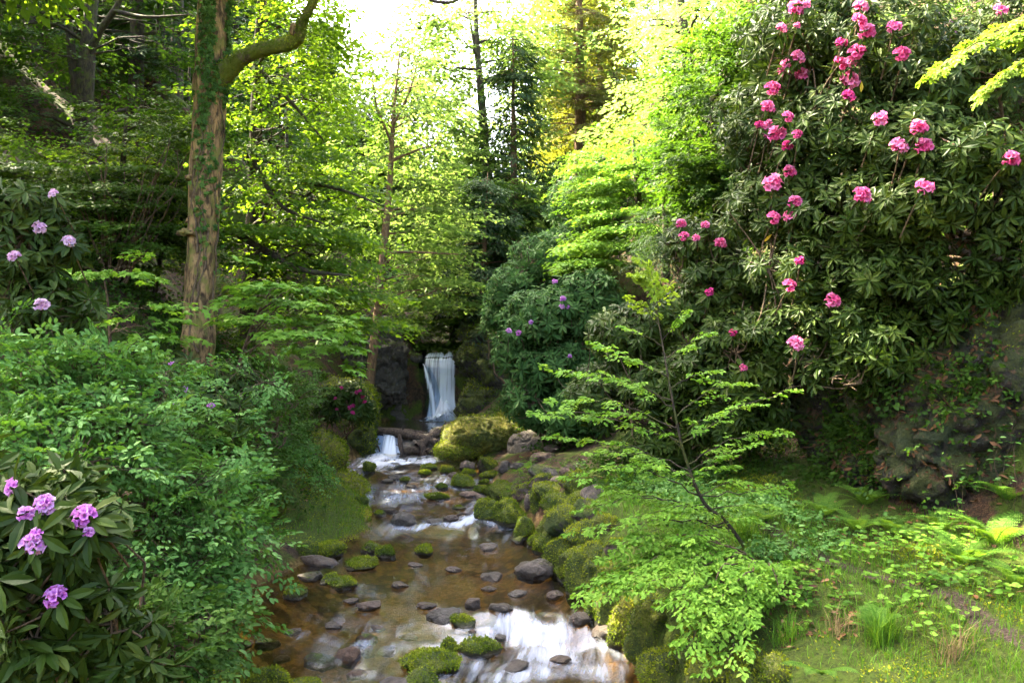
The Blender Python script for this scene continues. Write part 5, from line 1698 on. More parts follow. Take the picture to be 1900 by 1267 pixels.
# right hillside
tree('broadleaf_tree', 'bright yellow green tree at the top right of the gorge behind the rhododendrons', 'tree', [P(1290, 330, 22), P(1280, 150, 22), P(1262, 0, 22), P(1250, -160, 22)], [.2, .16, .12, .05],
     [cl(1210, 40, 24, 50, 50, 1.4, 24), cl(1270, 60, 22, 80, 70, 1.4, 54), cl(1215, 190, 22, 60, 50, 1.2, 44), cl(1290, 190, 20, 70, 50, 1.2, 60), cl(1330, 20, 20, 60, 60, 1.2, 46), cl(1160, 260, 22, 40, 30, .8, 24)],
     'lit', 'maple', 'quad', .15, .11, .9, 101, tier=.5, limbs=34, limb_r=.05)
tree('broadleaf_tree', 'light green bushy tree on the right slope above the bluish shrubs', 'tree', [P(1190, 480, 18), P(1185, 380, 18), P(1175, 260, 18)], [.10, .08, .03],
     [cl(1130, 330, 18, 70, 50, 1.3, 140), cl(1210, 290, 18, 80, 60, 1.4, 190), cl(1170, 420, 17.5, 70, 45, 1.2, 140), cl(1260, 360, 17, 60, 60, 1.2, 130), cl(1110, 470, 17.2, 50, 35, 1., 80)],
     'beech', 'beech', 'quad', .10, .065, .7, 103, tier=.35, limbs=24, limb_r=.025)
tree('broadleaf_tree', 'dark bushy tree on the right slope right of the light green one', 'tree', [P(1340, 480, 13), P(1330, 330, 13), P(1320, 180, 13)], [.12, .09, .03],
     [cl(1330, 170, 13, 80, 90, 1.2, 200), cl(1290, 300, 13, 60, 60, 1., 150), cl(1350, 340, 12.5, 60, 70, 1., 150), cl(1390, 80, 13, 60, 80, 1., 130)],
     'dark', 'beech', 'quad', .085, .05, .55, 105, tier=.0, limbs=26, limb_r=.03)
tree('yew', 'dark feathery yew in the shade below the light green tree', 'tree', [P(1235, 520, 15), P(1235, 430, 15), P(1230, 380, 15)], [.08, .06, .02],
     [cl(1230, 440, 14.6, 50, 60, .9, 110), cl(1280, 230, 15, 40, 60, .9, 70)], 'conifer', 'needle', 'needle', .10, .022, .5, 107, limbs=16, limb_r=.02, droop=.35)

# overhanging fresh beech bough at the top right
R1 = np.random.default_rng(121)
bgr = thing('beech_bough', 'bright yellow green beech bough reaching in from the right edge at the top', 'bough', P(2040, 60, 5.2))
bb, bt = MB(), MB()
for pts in ([P(2040, 40, 5.2), P(1960, 20, 5.1), P(1890, 40, 5.0), P(1820, 75, 4.95), P(1745, 125, 4.9)], [P(2040, 90, 5.2), P(1970, 100, 5.1), P(1900, 118, 5.), P(1830, 165, 4.95)], [P(2040, 50, 5.2), P(1960, 60, 5.), P(1880, 70, 4.9)]):
    q = smooth_path(pts, 18)
    tube(bt, q, np.array([.012, .008, .003]), 5)
    o = np.gradient(q, axis=0)[5:]
    n = len(o)
    for s in (-1, 1):
        od = norm(o) + s * np.array([0, .8, .1]) * R1.uniform(.2, 1, (n, 1)) + R1.normal(size=(n, 3)) * .15
        sprays(bb, q[5:], od, .13, 'beech', 'oval', .034, .020, R1, .15, .35, .3)
part('leaves', bb, M['tip'], bgr); part('branch', bt, M['twig'], bgr)
tw = MB(); tube(tw, smooth_path([P(740, -60, 9), P(790, -6, 9), P(820, 5, 9), P(850, 0, 9), P(930, -40, 9)], 20), np.array([.012, .018, .022, .018, .012]), 8, .1)
tag(obj('bare_branch', tw, M['bark_dark'], None, P(800, 0, 9)), 'bare brown branch hanging into the sky at the top edge', 'branch')

# ------------------------------------------------------------------ rhododendrons
PINK = [(1480, 12, 34), (1498, 6, 22), (1600, 8, 30), (1597, 36, 34), (1612, 55, 34), (1661, 46, 32), (1563, 77, 26, 'magenta'), (1675, 97, 32), (1590, 94, 34), (1562, 115, 32), (1577, 113, 26), (1579, 145, 38),
        (1577, 175, 26, 'magenta'), (1484, 103, 28), (1460, 116, 24), (1456, 130, 28), (1487, 136, 28), (1435, 161, 30), (1427, 196, 28), (1464, 215, 24), (1411, 230, 20, 'magenta'), (1426, 229, 24), (1443, 245, 36), (1424, 247, 20),
        (1480, 247, 20), (1463, 268, 24, 'magenta'), (1636, 217, 36), (1708, 232, 36), (1717, 267, 36), (1671, 267, 36), (1881, 292, 36), (1720, 343, 40), (1861, 15, 32), (1604, 360, 36), (1468, 315, 28), (1436, 335, 44), (1476, 372, 28),
        (1438, 402, 28), (1466, 398, 28), (1485, 482, 22, 'magenta'), (1467, 527, 28), (1547, 556, 34), (1478, 635, 32), (1453, 50, 22), (1480, 46, 16)]
GR = [cl(1480, 60, 9.2, 110, 110, .9, 260), cl(1620, 90, 8.6, 130, 120, .9, 300), cl(1760, 150, 8.2, 120, 110, .8, 220), cl(1430, 230, 9.6, 110, 110, .9, 280), cl(1560, 260, 8.8, 130, 110, .9, 320),
      cl(1690, 270, 8.0, 120, 80, .7, 220), cl(1820, 290, 7.4, 110, 60, .6, 130), cl(1450, 380, 9.2, 110, 80, .8, 240), cl(1590, 400, 8.4, 120, 80, .8, 250), cl(1710, 380, 7.7, 100, 60, .6, 150),
      cl(1500, 500, 8.8, 110, 70, .7, 200), cl(1620, 510, 8.2, 90, 60, .6, 140), cl(1700, 480, 8.0, 60, 50, .5, 60), cl(1470, 610, 8.6, 90, 50, .6, 130), cl(1570, 600, 8.3, 80, 50, .5, 90), cl(1560, 690, 8.2, 90, 40, .5, 60), cl(1640, 640, 8.0, 90, 60, .5, 60), cl(1750, 560, 7.9, 110, 60, .5, 70), cl(1860, 480, 7.6, 90, 80, .5, 80), cl(1885, 385, 7.4, 60, 70, .5, 90), cl(1880, 60, 8, 80, 100, .8, 110)]
gb = hit(1830, 560); gb = np.array([5.6, 9.3, ground_z(5.6, 9.3) - .1])
bare = []
R2 = np.random.default_rng(131)
for k_ in range(26):
    a = P(R2.uniform(1660, 1920), R2.uniform(380, 620), R2.uniform(8.2, 8.9)); e = a + P(R2.uniform(870, 1010), CY, 8.2) * [1, 0, 0] + [R2.uniform(-.9, .1), R2.uniform(-.8, .1), R2.uniform(-.35, .55)]
    m = a * .5 + e * .5 + R2.normal(size=3) * .16
    w = R2.choice([.005, .007, .011, .02], p=[.4, .3, .2, .1])
    bare.append(([a, m, e], [w, w * .8, w * .4]))
rhododendron('rhododendron', 'giant rhododendron covered in hot pink flower heads overhanging the path', gb, GR, PINK, 'rhodo', 141, .118, .036, 30, .045, n=9, bare=bare, yellow=22)
rhododendron('rhododendron', 'pink flowered rhododendron left of the giant one at half height', np.array([3.2, 11.2, ground_z(3.2, 11.2)]),
             [cl(1300, 450, 10.6, 70, 50, .7, 150), cl(1350, 520, 10.3, 90, 60, .7, 190), cl(1290, 570, 10.6, 80, 50, .7, 150), cl(1380, 620, 9.8, 90, 50, .6, 140), cl(1310, 680, 10.2, 80, 50, .6, 140), cl(1400, 700, 9.6, 70, 50, .6, 100)],
             [(1265, 413, 22), (1309, 416, 18), (1270, 437, 20), (1292, 440, 18), (1338, 449, 24), (1318, 540, 20, 'magenta'), (1361, 616, 16, 'magenta'), (1380, 681, 18)], 'rhodo', 143, .13, .042, 16, .03)
rhododendron('rhododendron', 'dark rhododendron without flowers in the shade behind the beech sapling', np.array([2.6, 12.4, ground_z(2.6, 12.4)]),
             [cl(1180, 620, 11.8, 90, 60, .8, 210), cl(1240, 720, 11.2, 90, 60, .8, 210), cl(1130, 730, 12.2, 80, 70, .8, 200), cl(1350, 780, 10.4, 90, 50, .6, 140), cl(1220, 830, 11.2, 80, 40, .6, 110), cl(1420, 770, 9.8, 60, 50, .5, 60)], [], 'rhodo', 145, .14, .045, 18, .03)
rhododendron('rhododendron', 'purple flowered rhododendron on the slope right of the waterfall', np.array([.9, 16.8, ground_z(.9, 16.8)]),
             [cl(1020, 590, 16.2, 100, 60, 1., 260), cl(1090, 560, 16, 80, 60, .9, 210), cl(970, 650, 16.8, 60, 50, .8, 150), cl(1040, 680, 15.8, 80, 50, .8, 190), cl(990, 740, 16, 60, 50, .7, 140), cl(1070, 760, 15, 60, 50, .7, 130), cl(1040, 790, 15.2, 30, 22, .4, 30)],
             [(1030, 521, 13), (1045, 553, 13), (1043, 568, 12), (1053, 569, 9), (985, 597, 11), (945, 613, 12), (962, 617, 12), (1090, 632, 11), (1058, 660, 9)], 'rhodo_blue', 147, .17, .055, 18, .04, colour='lilac')
rhododendron('rhododendron', 'bluish leaved rhododendron mound without flowers above the cliff', np.array([.6, 19.5, ground_z(.6, 19.5)]),
             [cl(960, 540, 19, 60, 60, 1., 240), cl(1020, 480, 19.2, 80, 50, 1.2, 280), cl(1090, 440, 19.5, 60, 50, 1., 180), cl(930, 590, 19.5, 40, 40, .8, 110)], [], 'rhodo_blue', 149, .16, .052, 14, .04)
rhododendron('rhododendron', 'far rhododendron with pale lilac flowers high on the right slope', np.array([3.6, 22.6, ground_z(3.6, 22.6)]),
             [cl(1070, 380, 22, 60, 50, 1.2, 230), cl(1120, 350, 22.4, 60, 60, 1.2, 230), cl(1050, 440, 21.5, 40, 30, .9, 110)],
             [(1105, 330, 9), (1122, 290, 10), (1136, 296, 11), (1150, 290, 9), (1118, 398, 10), (1124, 410, 11), (1130, 418, 9), (1060, 330, 8), (1172, 300, 9)], 'rhodo_blue', 151, .19, .06, 12, .04, colour='pale')
rhododendron('rhododendron', 'rhododendron with small violet flowers behind the giant one at the top right', np.array([6.4, 11.6, ground_z(6.4, 11.6)]),
             [cl(1760, 90, 11, 110, 90, .9, 200), cl(1700, 180, 10.8, 70, 60, .7, 100), cl(1850, 170, 10.6, 90, 80, .8, 110)],
             [(1712, 40, 10), (1740, 25, 10), (1752, 75, 9), (1775, 60, 10), (1738, 130, 10), (1790, 110, 9), (1700, 160, 9), (1710, 172, 10), (1765, 40, 8)], 'rhodo', 153, .11, .035, 14, .035, colour='lilac')
rhododendron('rhododendron', 'dark rhododendron without flowers cut by the right edge above the bramble shoots', np.array([6.2, 8.2, ground_z(6.2, 8.2) - .1]),
             [cl(1960, 560, 7.8, 80, 80, .6, 90), cl(2070, 480, 7.6, 110, 110, .8, 160), cl(2180, 600, 7.2, 120, 120, .8, 150), cl(2190, 330, 8.0, 140, 120, .9, 180), cl(2060, 200, 8.4, 110, 120, .9, 150), cl(2330, 450, 7.4, 150, 200, .9, 180)], [], 'rhodo', 163, .125, .038, 16, .04)
rhododendron('rhododendron', 'near rhododendron with large lilac flower heads at the lower left', np.array([-3.3, 5.0, ground_z(-3.3, 5.0)]),
             [cl(70, 930, 4.75, 110, 60, .35, 42), cl(140, 980, 4.7, 90, 70, .35, 36), cl(50, 1040, 4.6, 100, 70, .35, 36), cl(110, 1130, 4.6, 110, 60, .35, 32), cl(60, 1210, 4.5, 110, 50, .3, 26), cl(200, 1180, 4.8, 80, 60, .3, 16), cl(120, 890, 4.9, 80, 40, .3, 16), cl(220, 1240, 4.7, 80, 30, .3, 10), cl(-60, 1000, 4.6, 90, 200, .4, 30)],
             [(16, 903, 42), (79, 935, 44), (50, 950, 34), (152, 955, 48), (165, 985, 24), (62, 1008, 46), (66, 990, 30), (98, 1105, 46)], 'rhodo', 155, .165, .050, 12, .018, colour='lilac', n=9, shell=.4, yellow=3)
rhododendron('rhododendron', 'pale lilac flowered rhododendron standing against the dark left slope', np.array([-4.9, 8.0, ground_z(-4.9, 8.)]),
             [cl(60, 390, 7.6, 70, 60, .5, 52), cl(30, 480, 7.4, 70, 60, .5, 48), cl(90, 560, 7.4, 80, 60, .5, 50), cl(120, 450, 7.7, 50, 40, .4, 22), cl(-50, 450, 7.4, 60, 120, .5, 40)],
             [(97, 357, 24), (73, 421, 30), (127, 446, 26), (25, 473, 24), (78, 563, 30)], 'rhodo', 157, .15, .045, 12, .022, colour='pale', shell=.4)
rhododendron('rhododendron', 'scrawny rhododendron with small lilac flowers at the foot of the ivy tree', np.array([-4.4, 10.2, ground_z(-4.4, 10.2)]),
             [cl(330, 700, 9.6, 80, 30, .6, 60), cl(390, 750, 9.2, 80, 35, .6, 64), cl(300, 770, 8.8, 80, 35, .5, 50), cl(440, 710, 9.8, 50, 30, .5, 40), cl(260, 660, 9.8, 60, 25, .5, 44), cl(410, 800, 8.6, 60, 30, .5, 34)],
             [(318, 674, 13), (343, 722, 14), (322, 751, 14), (392, 753, 15), (253, 808, 13), (330, 748, 8)], 'rhodo', 159, .15, .045, 14, .02, colour='lilac')
rhododendron('rhododendron', 'magenta flowered rhododendron on the sunlit ledge left of the slim tree', np.array([-3.9, 17.6, ground_z(-3.9, 17.6)]),
             [cl(640, 730, 17, 45, 25, .5, 60), cl(670, 760, 17, 35, 25, .4, 44), cl(610, 760, 17, 35, 22, .4, 36)],
             [(633, 719, 9), (650, 755, 11), (655, 752, 10), (662, 727, 9), (673, 735, 9), (676, 744, 9), (668, 724, 8), (625, 758, 8), (655, 765, 9), (622, 738, 7)], 'rhodo', 161, .15, .05, 8, .02, colour='magenta')

# ------------------------------------------------------------------ the leafy shrubs on the left bank
def leafy_shrub(name, label, base, clouds, seed, leaf='elder', kind='pinnate', shape='oval', ln=.065, wd=.036, spray=.34, stems=18, group=None, twig_n=500, rbias=0., shell=.35, lit=(.1, -.5, .55)):
    r = np.random.default_rng(seed)
    root = thing(name, label, 'shrub', base, group)
    lb, sb = MB(), MB()
    al = []
    for c, rd, n in clouds:
        p = ell_points(c, rd, n, r, shell)
        o = norm((p - c) / np.square(rd) * np.mean(rd)) * .8 + np.asarray(lit) * .7 + r.normal(size=(n, 3)) * [.45, .35, .25]
        o[:, 2] = np.clip(o[:, 2], -.3, .6)
        up = np.array([0, 0, 1.0]) + norm(p - c) * .2 + np.array([0, -.12, 0])
        sprays(lb, p, o, spray * r.uniform(.65, 1.25, n), kind, shape, ln, wd, r, .22, .32, .3, rbias=rbias, up=norm(up))
        al.append((p, norm(o)))
    PP = np.concatenate([a for a, _ in al]); OO = np.concatenate([a for _, a in al])
    idx = r.permutation(len(PP)); nodes = []
    for i in idx[:stems]:
        e = PP[i]
        pth = smooth_path([np.asarray(base) + r.normal(size=3) * [.3, .3, .02], np.asarray(base) * .4 + e * .6 + r.normal(size=3) * [.15, .15, .05] + [0, 0, .1], e], 12)
        tube(sb, pth, np.array([.018, .013, .005]), 5)
        nodes += list(pth[4:])
    nodes = np.array(nodes)
    for i in idx[stems:stems + twig_n]:
        e = PP[i] + OO[i] * spray * .8
        j = np.argmin(np.linalg.norm(nodes - e, axis=1) + r.random(len(nodes)) * .2)
        if np.linalg.norm(nodes[j] - e) > 1.6: continue
        tube(sb, smooth_path([nodes[j], nodes[j] * .4 + PP[i] * .6 + [0, 0, .04], PP[i], e], 7), np.array([.007, .005, .0015]), 3, cap=False)
    part('leaves', lb, M[leaf], root); part('stems', sb, M['twig'], root)
    return root


leafy_shrub('elder_shrub', 'large pale green leaflet shrub leaning over the water on the left bank', np.array([-3.2, 7.6, .6]),
            [cl(310, 910, 6.9, 110, 70, .5, 84), cl(390, 940, 7.2, 80, 60, .5, 66), cl(260, 990, 6.4, 110, 80, .5, 74), cl(375, 1010, 6.8, 80, 60, .45, 56), cl(460, 1000, 7.4, 40, 40, .35, 22), cl(310, 1080, 6.4, 80, 60, .4, 60), cl(260, 1160, 6.0, 90, 60, .4, 46), cl(380, 1140, 6.5, 50, 40, .3, 26)], 201, spray=.30)
leafy_shrub('elder_shrub', 'pale green leaflet shrub behind the leaning one, reaching the ivy tree', np.array([-3.9, 9.2, 1.2]),
            [cl(330, 840, 8.3, 100, 50, .6, 90), cl(400, 870, 8.6, 50, 40, .5, 40), cl(250, 810, 8.0, 100, 50, .6, 80), cl(380, 780, 9.0, 70, 30, .5, 36), cl(470, 700, 9.8, 60, 30, .4, 22)], 203, spray=.32)
leafy_shrub('elder_shrub', 'pale green leaflet shrub at the left edge above the near lilac flowers', np.array([-4.2, 7.2, 1.4]),
            [cl(90, 720, 6.8, 120, 60, .6, 100), cl(200, 700, 7.2, 100, 50, .6, 84), cl(60, 810, 6.3, 120, 60, .5, 90), cl(190, 790, 6.6, 100, 50, .5, 80), cl(140, 870, 6.0, 110, 30, .4, 50), cl(260, 740, 7.4, 70, 50, .5, 60), cl(20, 660, 7.0, 60, 40, .5, 40)], 205, spray=.30)
leafy_shrub('bramble', 'low dark bramble at the bottom left corner under the lilac flowers', np.array([-2.9, 5.4, .35]),
            [cl(200, 1200, 5.3, 150, 70, .4, 90), cl(330, 1180, 5.9, 80, 60, .3, 46), cl(80, 1260, 5., 140, 50, .4, 60), cl(300, 1255, 5.7, 100, 30, .3, 40)], 207, leaf='ivy', spray=.26, ln=.06, wd=.036)
leafy_shrub('undergrowth_shrub', 'low dark leafy shrub hanging on the left slope above the moss bank', np.array([-3.9, 12.6, 1.6]),
            [cl(500, 800, 11.6, 45, 40, .5, 40), cl(480, 870, 11.2, 40, 40, .4, 34), cl(540, 730, 12.6, 50, 30, .5, 30)], 209, leaf='ivy', ln=.07, wd=.045, spray=.28)

# ------------------------------------------------------------------ the beech sapling by the path
R3 = np.random.default_rng(301)
sb0 = hit(1388, 1012)
spt = [sb0 - [0, 0, .06], P(1345, 965, sb0[1] - .05), P(1305, 930, sb0[1] - .1), P(1272, 850, sb0[1] - .15), P(1255, 780, sb0[1] - .15), P(1240, 700, sb0[1] - .1), P(1226, 620, sb0[1]), P(1214, 560, sb0[1]), P(1203, 505, sb0[1])]
sroot = thing('beech_sapling', 'young beech with flat tiers of fresh green leaves leaning over the stone wall', 'tree', sb0)
st_, sl_, sy_ = MB(), MB(), MB()
stp = smooth_path(spt, 60)
tube(st_, stp, np.array([.019, .017, .015, .013, .011, .009, .007, .005, .003]), 8, .05, 3)
BR = [(1228, 540, 1205, 560, 0), (1182, 560, 1218, 590, 0), (1262, 590, 1222, 610, 0), (1165, 608, 1226, 630, 0), (1300, 625, 1226, 650, 0), (1110, 640, 1232, 680, -.3), (1030, 685, 1240, 720, -.4), (1090, 700, 1240, 740, .3), (1330, 690, 1236, 700, .2),
      (1380, 715, 1245, 760, .3), (1485, 716, 1262, 800, .1), (985, 770, 1256, 800, -.5), (1040, 745, 1250, 780, .2), (1120, 770, 1258, 810, -.4), (1330, 770, 1255, 790, -.4), (1445, 800, 1266, 840, .2), (1030, 810, 1268, 850, -.1), (1100, 840, 1275, 870, .4),
      (1380, 830, 1268, 860, -.5), (1485, 885, 1285, 905, .1), (1060, 890, 1285, 900, -.5), (1130, 905, 1290, 915, .2), (1400, 900, 1285, 900, .5), (1180, 870, 1280, 890, -.6), (1340, 870, 1275, 880, -.5), (1090, 945, 1305, 935, -.2), (1170, 960, 1310, 940, -.6),
      (1430, 940, 1300, 930, -.3), (1380, 960, 1310, 945, -.6), (1250, 960, 1315, 945, -.8), (1075, 985, 1330, 955, -.5), (1160, 1010, 1340, 965, -.7), (1270, 1000, 1345, 970, -.9), (1210, 930, 1300, 925, .5)]
zs = stp[:, 2]
for ex, ey, sx, sy, dd in BR:
    d0 = sb0[1] - .1
    e = P(ex, ey, d0 + dd)
    i = int(np.argmin(np.abs(zs - P(sx, sy + 18, d0)[2])))
    a = stp[i]
    pth = limb_path(a, e, R3, .06, 12)
    lw = .004 + .003 * np.linalg.norm(e - a)
    tube(st_, pth, np.array([lw, lw * .6, lw * .25]), 4)
    m = max(4, int(np.linalg.norm(e - a) / .085))
    f = np.linspace(.22, 1, m)
    q = smooth_path(pth, m * 4)[(f * (m * 4 - 1)).astype(int)]
    o0 = norm(e - a)
    pr = np.array([-o0[1], o0[0], 0])
    s = np.where(np.arange(m) % 2 == 0, 1, -1)[:, None]
    od = o0 * .75 + pr * s * R3.uniform(.4, 1.0, (m, 1)) + R3.normal(size=(m, 3)) * [.1, .1, .08]
    tgt = sy_ if ey < 585 else sl_
    keep_ = R3.random(m) < .88
    sprays(tgt, q[keep_], od[keep_], (.22 * (1.2 - .5 * f) * R3.uniform(.6, 1.3, m))[keep_], 'beech', 'oval', .046, .027, R3, .16, .34, .25, thin=.62)
sprays(sy_, stp[-6:], R3.normal(size=(6, 3)) * [.7, .5, .3] + [0, 0, .5], .22, 'beech', 'oval', .055, .034, R3, .1, .4, .3)
part('trunk', st_, M['bark_dark'], sroot); part('crown', sl_, M['beech'], sroot); part('young_tip', sy_, M['tip'], sroot)['label'] = 'yellow young leaves at the tip'

R4 = np.random.default_rng(311)
wroot = thing('beech_shrub', 'low beech shrub whose bright boughs hang over the stone wall towards the rapid', 'shrub', hit(1420, 1060))
wl_, wt_ = MB(), MB()
wb = hit(1420, 1060)
for ex, ey, d in [(1090, 1090, 6.9), (1130, 1040, 7.0), (1180, 1080, 6.6), (1240, 1050, 6.7), (1110, 1105, 6.6), (1200, 1095, 6.4), (1290, 1110, 6.2), (1350, 1225, 5.8), (1280, 1195, 5.9), (1265, 1120, 6.1), (1380, 1140, 6.1), (1400, 1090, 6.4), (1330, 1060, 6.7), (1330, 1165, 6.0), (1450, 1100, 6.3), (1470, 1050, 6.7), (1220, 1010, 7.0), (1150, 1080, 6.6), (1305, 1150, 6.0)]:
    e = P(ex, ey, d)
    pth = limb_path(wb, e, R4, .14, 12)
    tube(wt_, pth, np.array([.011, .007, .002]), 4)
    m = max(5, int(np.linalg.norm(e - wb) / .075)); f = np.linspace(.3, 1, m)
    q = smooth_path(pth, m * 4)[(f * (m * 4 - 1)).astype(int)]
    o0 = norm(e - wb); pr = np.array([-o0[1], o0[0], 0]); s = np.where(np.arange(m) % 2 == 0, 1, -1)[:, None]
    sprays(wl_, q, o0 * .8 + pr * s * R4.uniform(.4, 1., (m, 1)) + R4.normal(size=(m, 3)) * .12, .20 * R4.uniform(.7, 1.3, m), 'beech', 'oval', .046, .028, R4, .22, .34, .25, thin=.75)
part('stems', wt_, M['twig'], wroot); part('leaves', wl_, M['beech'], wroot)

# ------------------------------------------------------------------ ferns
FV = {'lady': [fern_mb(40 + i, .55, 9, 18) for i in range(3)]}
FM = [f.mesh('fern', M['fern']) for f in FV['lady']]


def fern(px, py, sc, label, rz=0., v=0, name='fern', dz=0.):
    q = hit(px, py)
    o = bpy.data.objects.new(name, FM[v % 3]); COL.objects.link(o)
    o.location = (q[0], q[1], q[2] - .03 + dz); o.rotation_euler = (0, 0, rz); o.scale = (sc, sc, sc)
    return tag(o, label, 'fern', 'ferns beside the path')


for f in [(1845, 1010, 1.25, 'tall sunlit fern at the right edge behind the path', .3, 0), (1790, 1045, 1.05, 'sunlit fern left of the tall one at the right edge', 1.3, 1), (1885, 1085, .8, 'sunlit low fern nearest the right edge', 2.2, 2), (1745, 985, .8, 'half shaded fern at the foot of the mossy outcrop', .9, 0),
          (1530, 955, .85, 'dark fern in the shade behind the leaf litter', .2, 1), (1605, 935, .95, 'upright dark fern below the overhanging rock', 2.6, 2), (1590, 985, .8, 'pale green fern at the edge of the leaf litter', 1.9, 0), (1655, 985, .7, 'fern among round leaved herbs by the rock', 3.3, 1),
          (1418, 965, .7, 'feathery fern behind the stem of the beech sapling', 2.1, 2), (1690, 1000, .6, 'small fern between the herbs right of the leaf litter', 4.3, 0), (1870, 930, .95, 'fern in the shade above the tall sunlit one', .1, 1)]:
    fern(*f)
mbx = fern_mb(61, .42, 7, 20, .7, 1.05, (-.3, 3.6)); q = hit(1625, 1190)
tag(obj('fern', MB().add(np.concatenate(mbx.v) + q, [f for f in mbx.f], .6), M['fern'], None, q), 'upright light green fern on the grass edge of the bank', 'fern', 'ferns beside the path') if False else None
mbx.v = [v + 0 for v in mbx.v]
o = bpy.data.objects.new('fern', mbx.mesh('fern', M['fern'])); COL.objects.link(o); o.location = q + np.array([0, 0, -.02])
tag(o, 'upright light green fern on the grassy edge of the bank', 'fern', 'ferns beside the path')
mbx = fern_mb(63, .36, 4, 22, .95, .6, (-2.9, -.4), .34); q = hit(1520, 1262)
o = bpy.data.objects.new('fern', mbx.mesh('fern', M['fern'])); COL.objects.link(o); o.location = q + np.array([0, -.05, .06])
tag(o, 'flat fronded fern at the bottom edge of the bank', 'fern', 'ferns beside the path')
for px, py, sc, lb_, v in [(560, 905, .45, 'tiny fern on the left mossy bank', 0), (600, 700, .8, 'fern on the sunlit ledge of the left slope', 1), (655, 690, .7, 'fern left of the foot of the slim leaning tree', 2), (985, 870, .55, 'small fern above the pile of shore stones', 1), (545, 850, .6, 'fern hanging on the dark slope above the left moss bank', 2), (590, 790, .6, 'fern half way up the left slope below the sunlit ledge', 0), (525, 765, .55, 'fern beside the undergrowth right of the ivy tree', 1)]:
    fern(px, py, sc, lb_, v * 1.1, v)

for nm_, ms_, sz_, dn_, ln_ in [('mossy_boulder', .95, 1.0, 1500, .03), ('mossy_bank', .95, .9, 1300, .035), ('mossy_cliff', .55, 1.2, 900, .045), ('mossy_cliff.001', .8, .9, 1300, .045), ('mossy_outcrop', .42, 1.2, 1300, .022)]:
    moss_tufts(bpy.data.objects[nm_], 3, ms_, sz_, dn_, ln_, 16000)
# ------------------------------------------------------------------ herbs, grass, litter
R5 = np.random.default_rng(401)


def herb(px, py, d_r, n, h, leaf, label, shape='oval', ln=.06, wd=.045, name='herb', cat='plant', seed=0, spread=.25, group='herbs along the path'):
    r = np.random.default_rng(seed + int(px + py))
    q = hit(px, py)
    root = thing(name, label, cat, q, group)
    lb, sb = MB(), MB()
    for s in range(n):
        a = q + np.array([r.normal() * spread, r.normal() * spread * .7, 0]); a[2] = ground_z(a[0], a[1]) - .02
        e = a + np.array([r.normal() * .08, r.normal() * .08 - .03, h * r.uniform(.5, 1.15)])
        pth = limb_path(a, e, r, .05, 7)
        tube(sb, pth, np.array([.003, .002, .001]), 3, cap=False)
        m = r.integers(4, 8)
        i = r.integers(2, 7, m)
        ang = r.uniform(0, 6.3, m)
        dr = np.stack([np.cos(ang), np.sin(ang), r.uniform(-.2, .4, m)], -1)
        put_leaves(lb, pth[i], dr, np.stack([r.normal(size=m) * .25, r.normal(size=m) * .25 - .2, np.ones(m)], -1), ln * r.uniform(.7, 1.3, m), wd * r.uniform(.7, 1.3, m), shape, np.clip(r.random() * .5 + r.random(m) * .5, 0, 1))
    part('leaves', lb, M[leaf], root); part('stems', sb, M['twig'], root)
    return root


for a in [(1660, 1040, 0, 22, .26, 'beech', 'round leaved herb cluster right of the leaf litter'), (1720, 1030, 0, 22, .28, 'fern', 'leafy herb cluster below the mossy outcrop'), (1700, 1085, 0, 18, .18, 'beech', 'low herb patch at the edge of the path'),
          (1770, 1080, 0, 20, .20, 'fern', 'herb patch before the sunlit ferns'), (1840, 1095, 0, 16, .18, 'beech', 'herb patch at the path near the right edge'), (1560, 1005, 0, 18, .16, 'elder', 'small bluish herb patch in the leaf litter'),
          (1500, 1000, 0, 16, .15, 'elder', 'small herb patch between sapling and leaf litter'), (1620, 1010, 0, 14, .2, 'beech', 'thin herb patch in the middle of the litter'), (1880, 900, 0, 16, .6, 'elder', 'tall bramble shoots hanging over the ferns at the right edge'),
          (1875, 800, 0, 12, .7, 'ivy', 'dark bramble shoots on the outcrop at the right edge'), (1720, 1180, 0, 10, .15, 'beech', 'small herb patch on the grassy bank'), (1560, 1090, 0, 16, .16, 'beech', 'herb patch on the grass left of the path'), (1480, 1120, 0, 18, .18, 'fern', 'herb patch on the bank under the beech boughs')]:
    herb(a[0], a[1], a[2], a[3], a[4], a[5], a[6])
herb(980, 895, 0, 30, .38, 'grass', 'bright tuft of grassy herb growing between the shore stones', 'lance', .10, .014, 'grass_tuft', 'grass tuft', spread=.12, group=None)
gr = MB()
p = scatter((.9, 5.6), (3.6, 11.5), 64000, R5, lambda x, y: (x - XR(y) > .35) & (x - XR(y) < 3.2) & (path_mask(x, y) < R5.uniform(.2, 1.7, len(x))) & (R5.random(len(x)) < np.clip((x - XR(y) - .7) / 1.1, .12, 1) + (y > 7.5)) & (R5.random(len(x)) < np.clip(.75 + .9 * vnoise(np.stack([x * 1.1, y * 1.1, x * 0], -1), 5) - (y - 7) * .12, 0.02, 1)))
blades(gr, p - [0, 0, .01], R5, .08, .006, .9)
p = scatter((-3.9, -1.8), (11.2, 15.5), 1500, R5, lambda x, y: (XL(y) - x > .02) & (XL(y) - x < 1.3) & (R5.random(len(x)) < np.clip(.4 + .8 * vnoise(np.stack([x * 1.6, y * 1.6, x * 0], -1), 6), .03, 1)))
blades(gr, p - [0, 0, .01], R5, .10, .008, .8)
tag(obj('grass', gr, M['grass']), 'fresh green grass on the path verge and the left mossy bank', 'grass', kind='stuff')
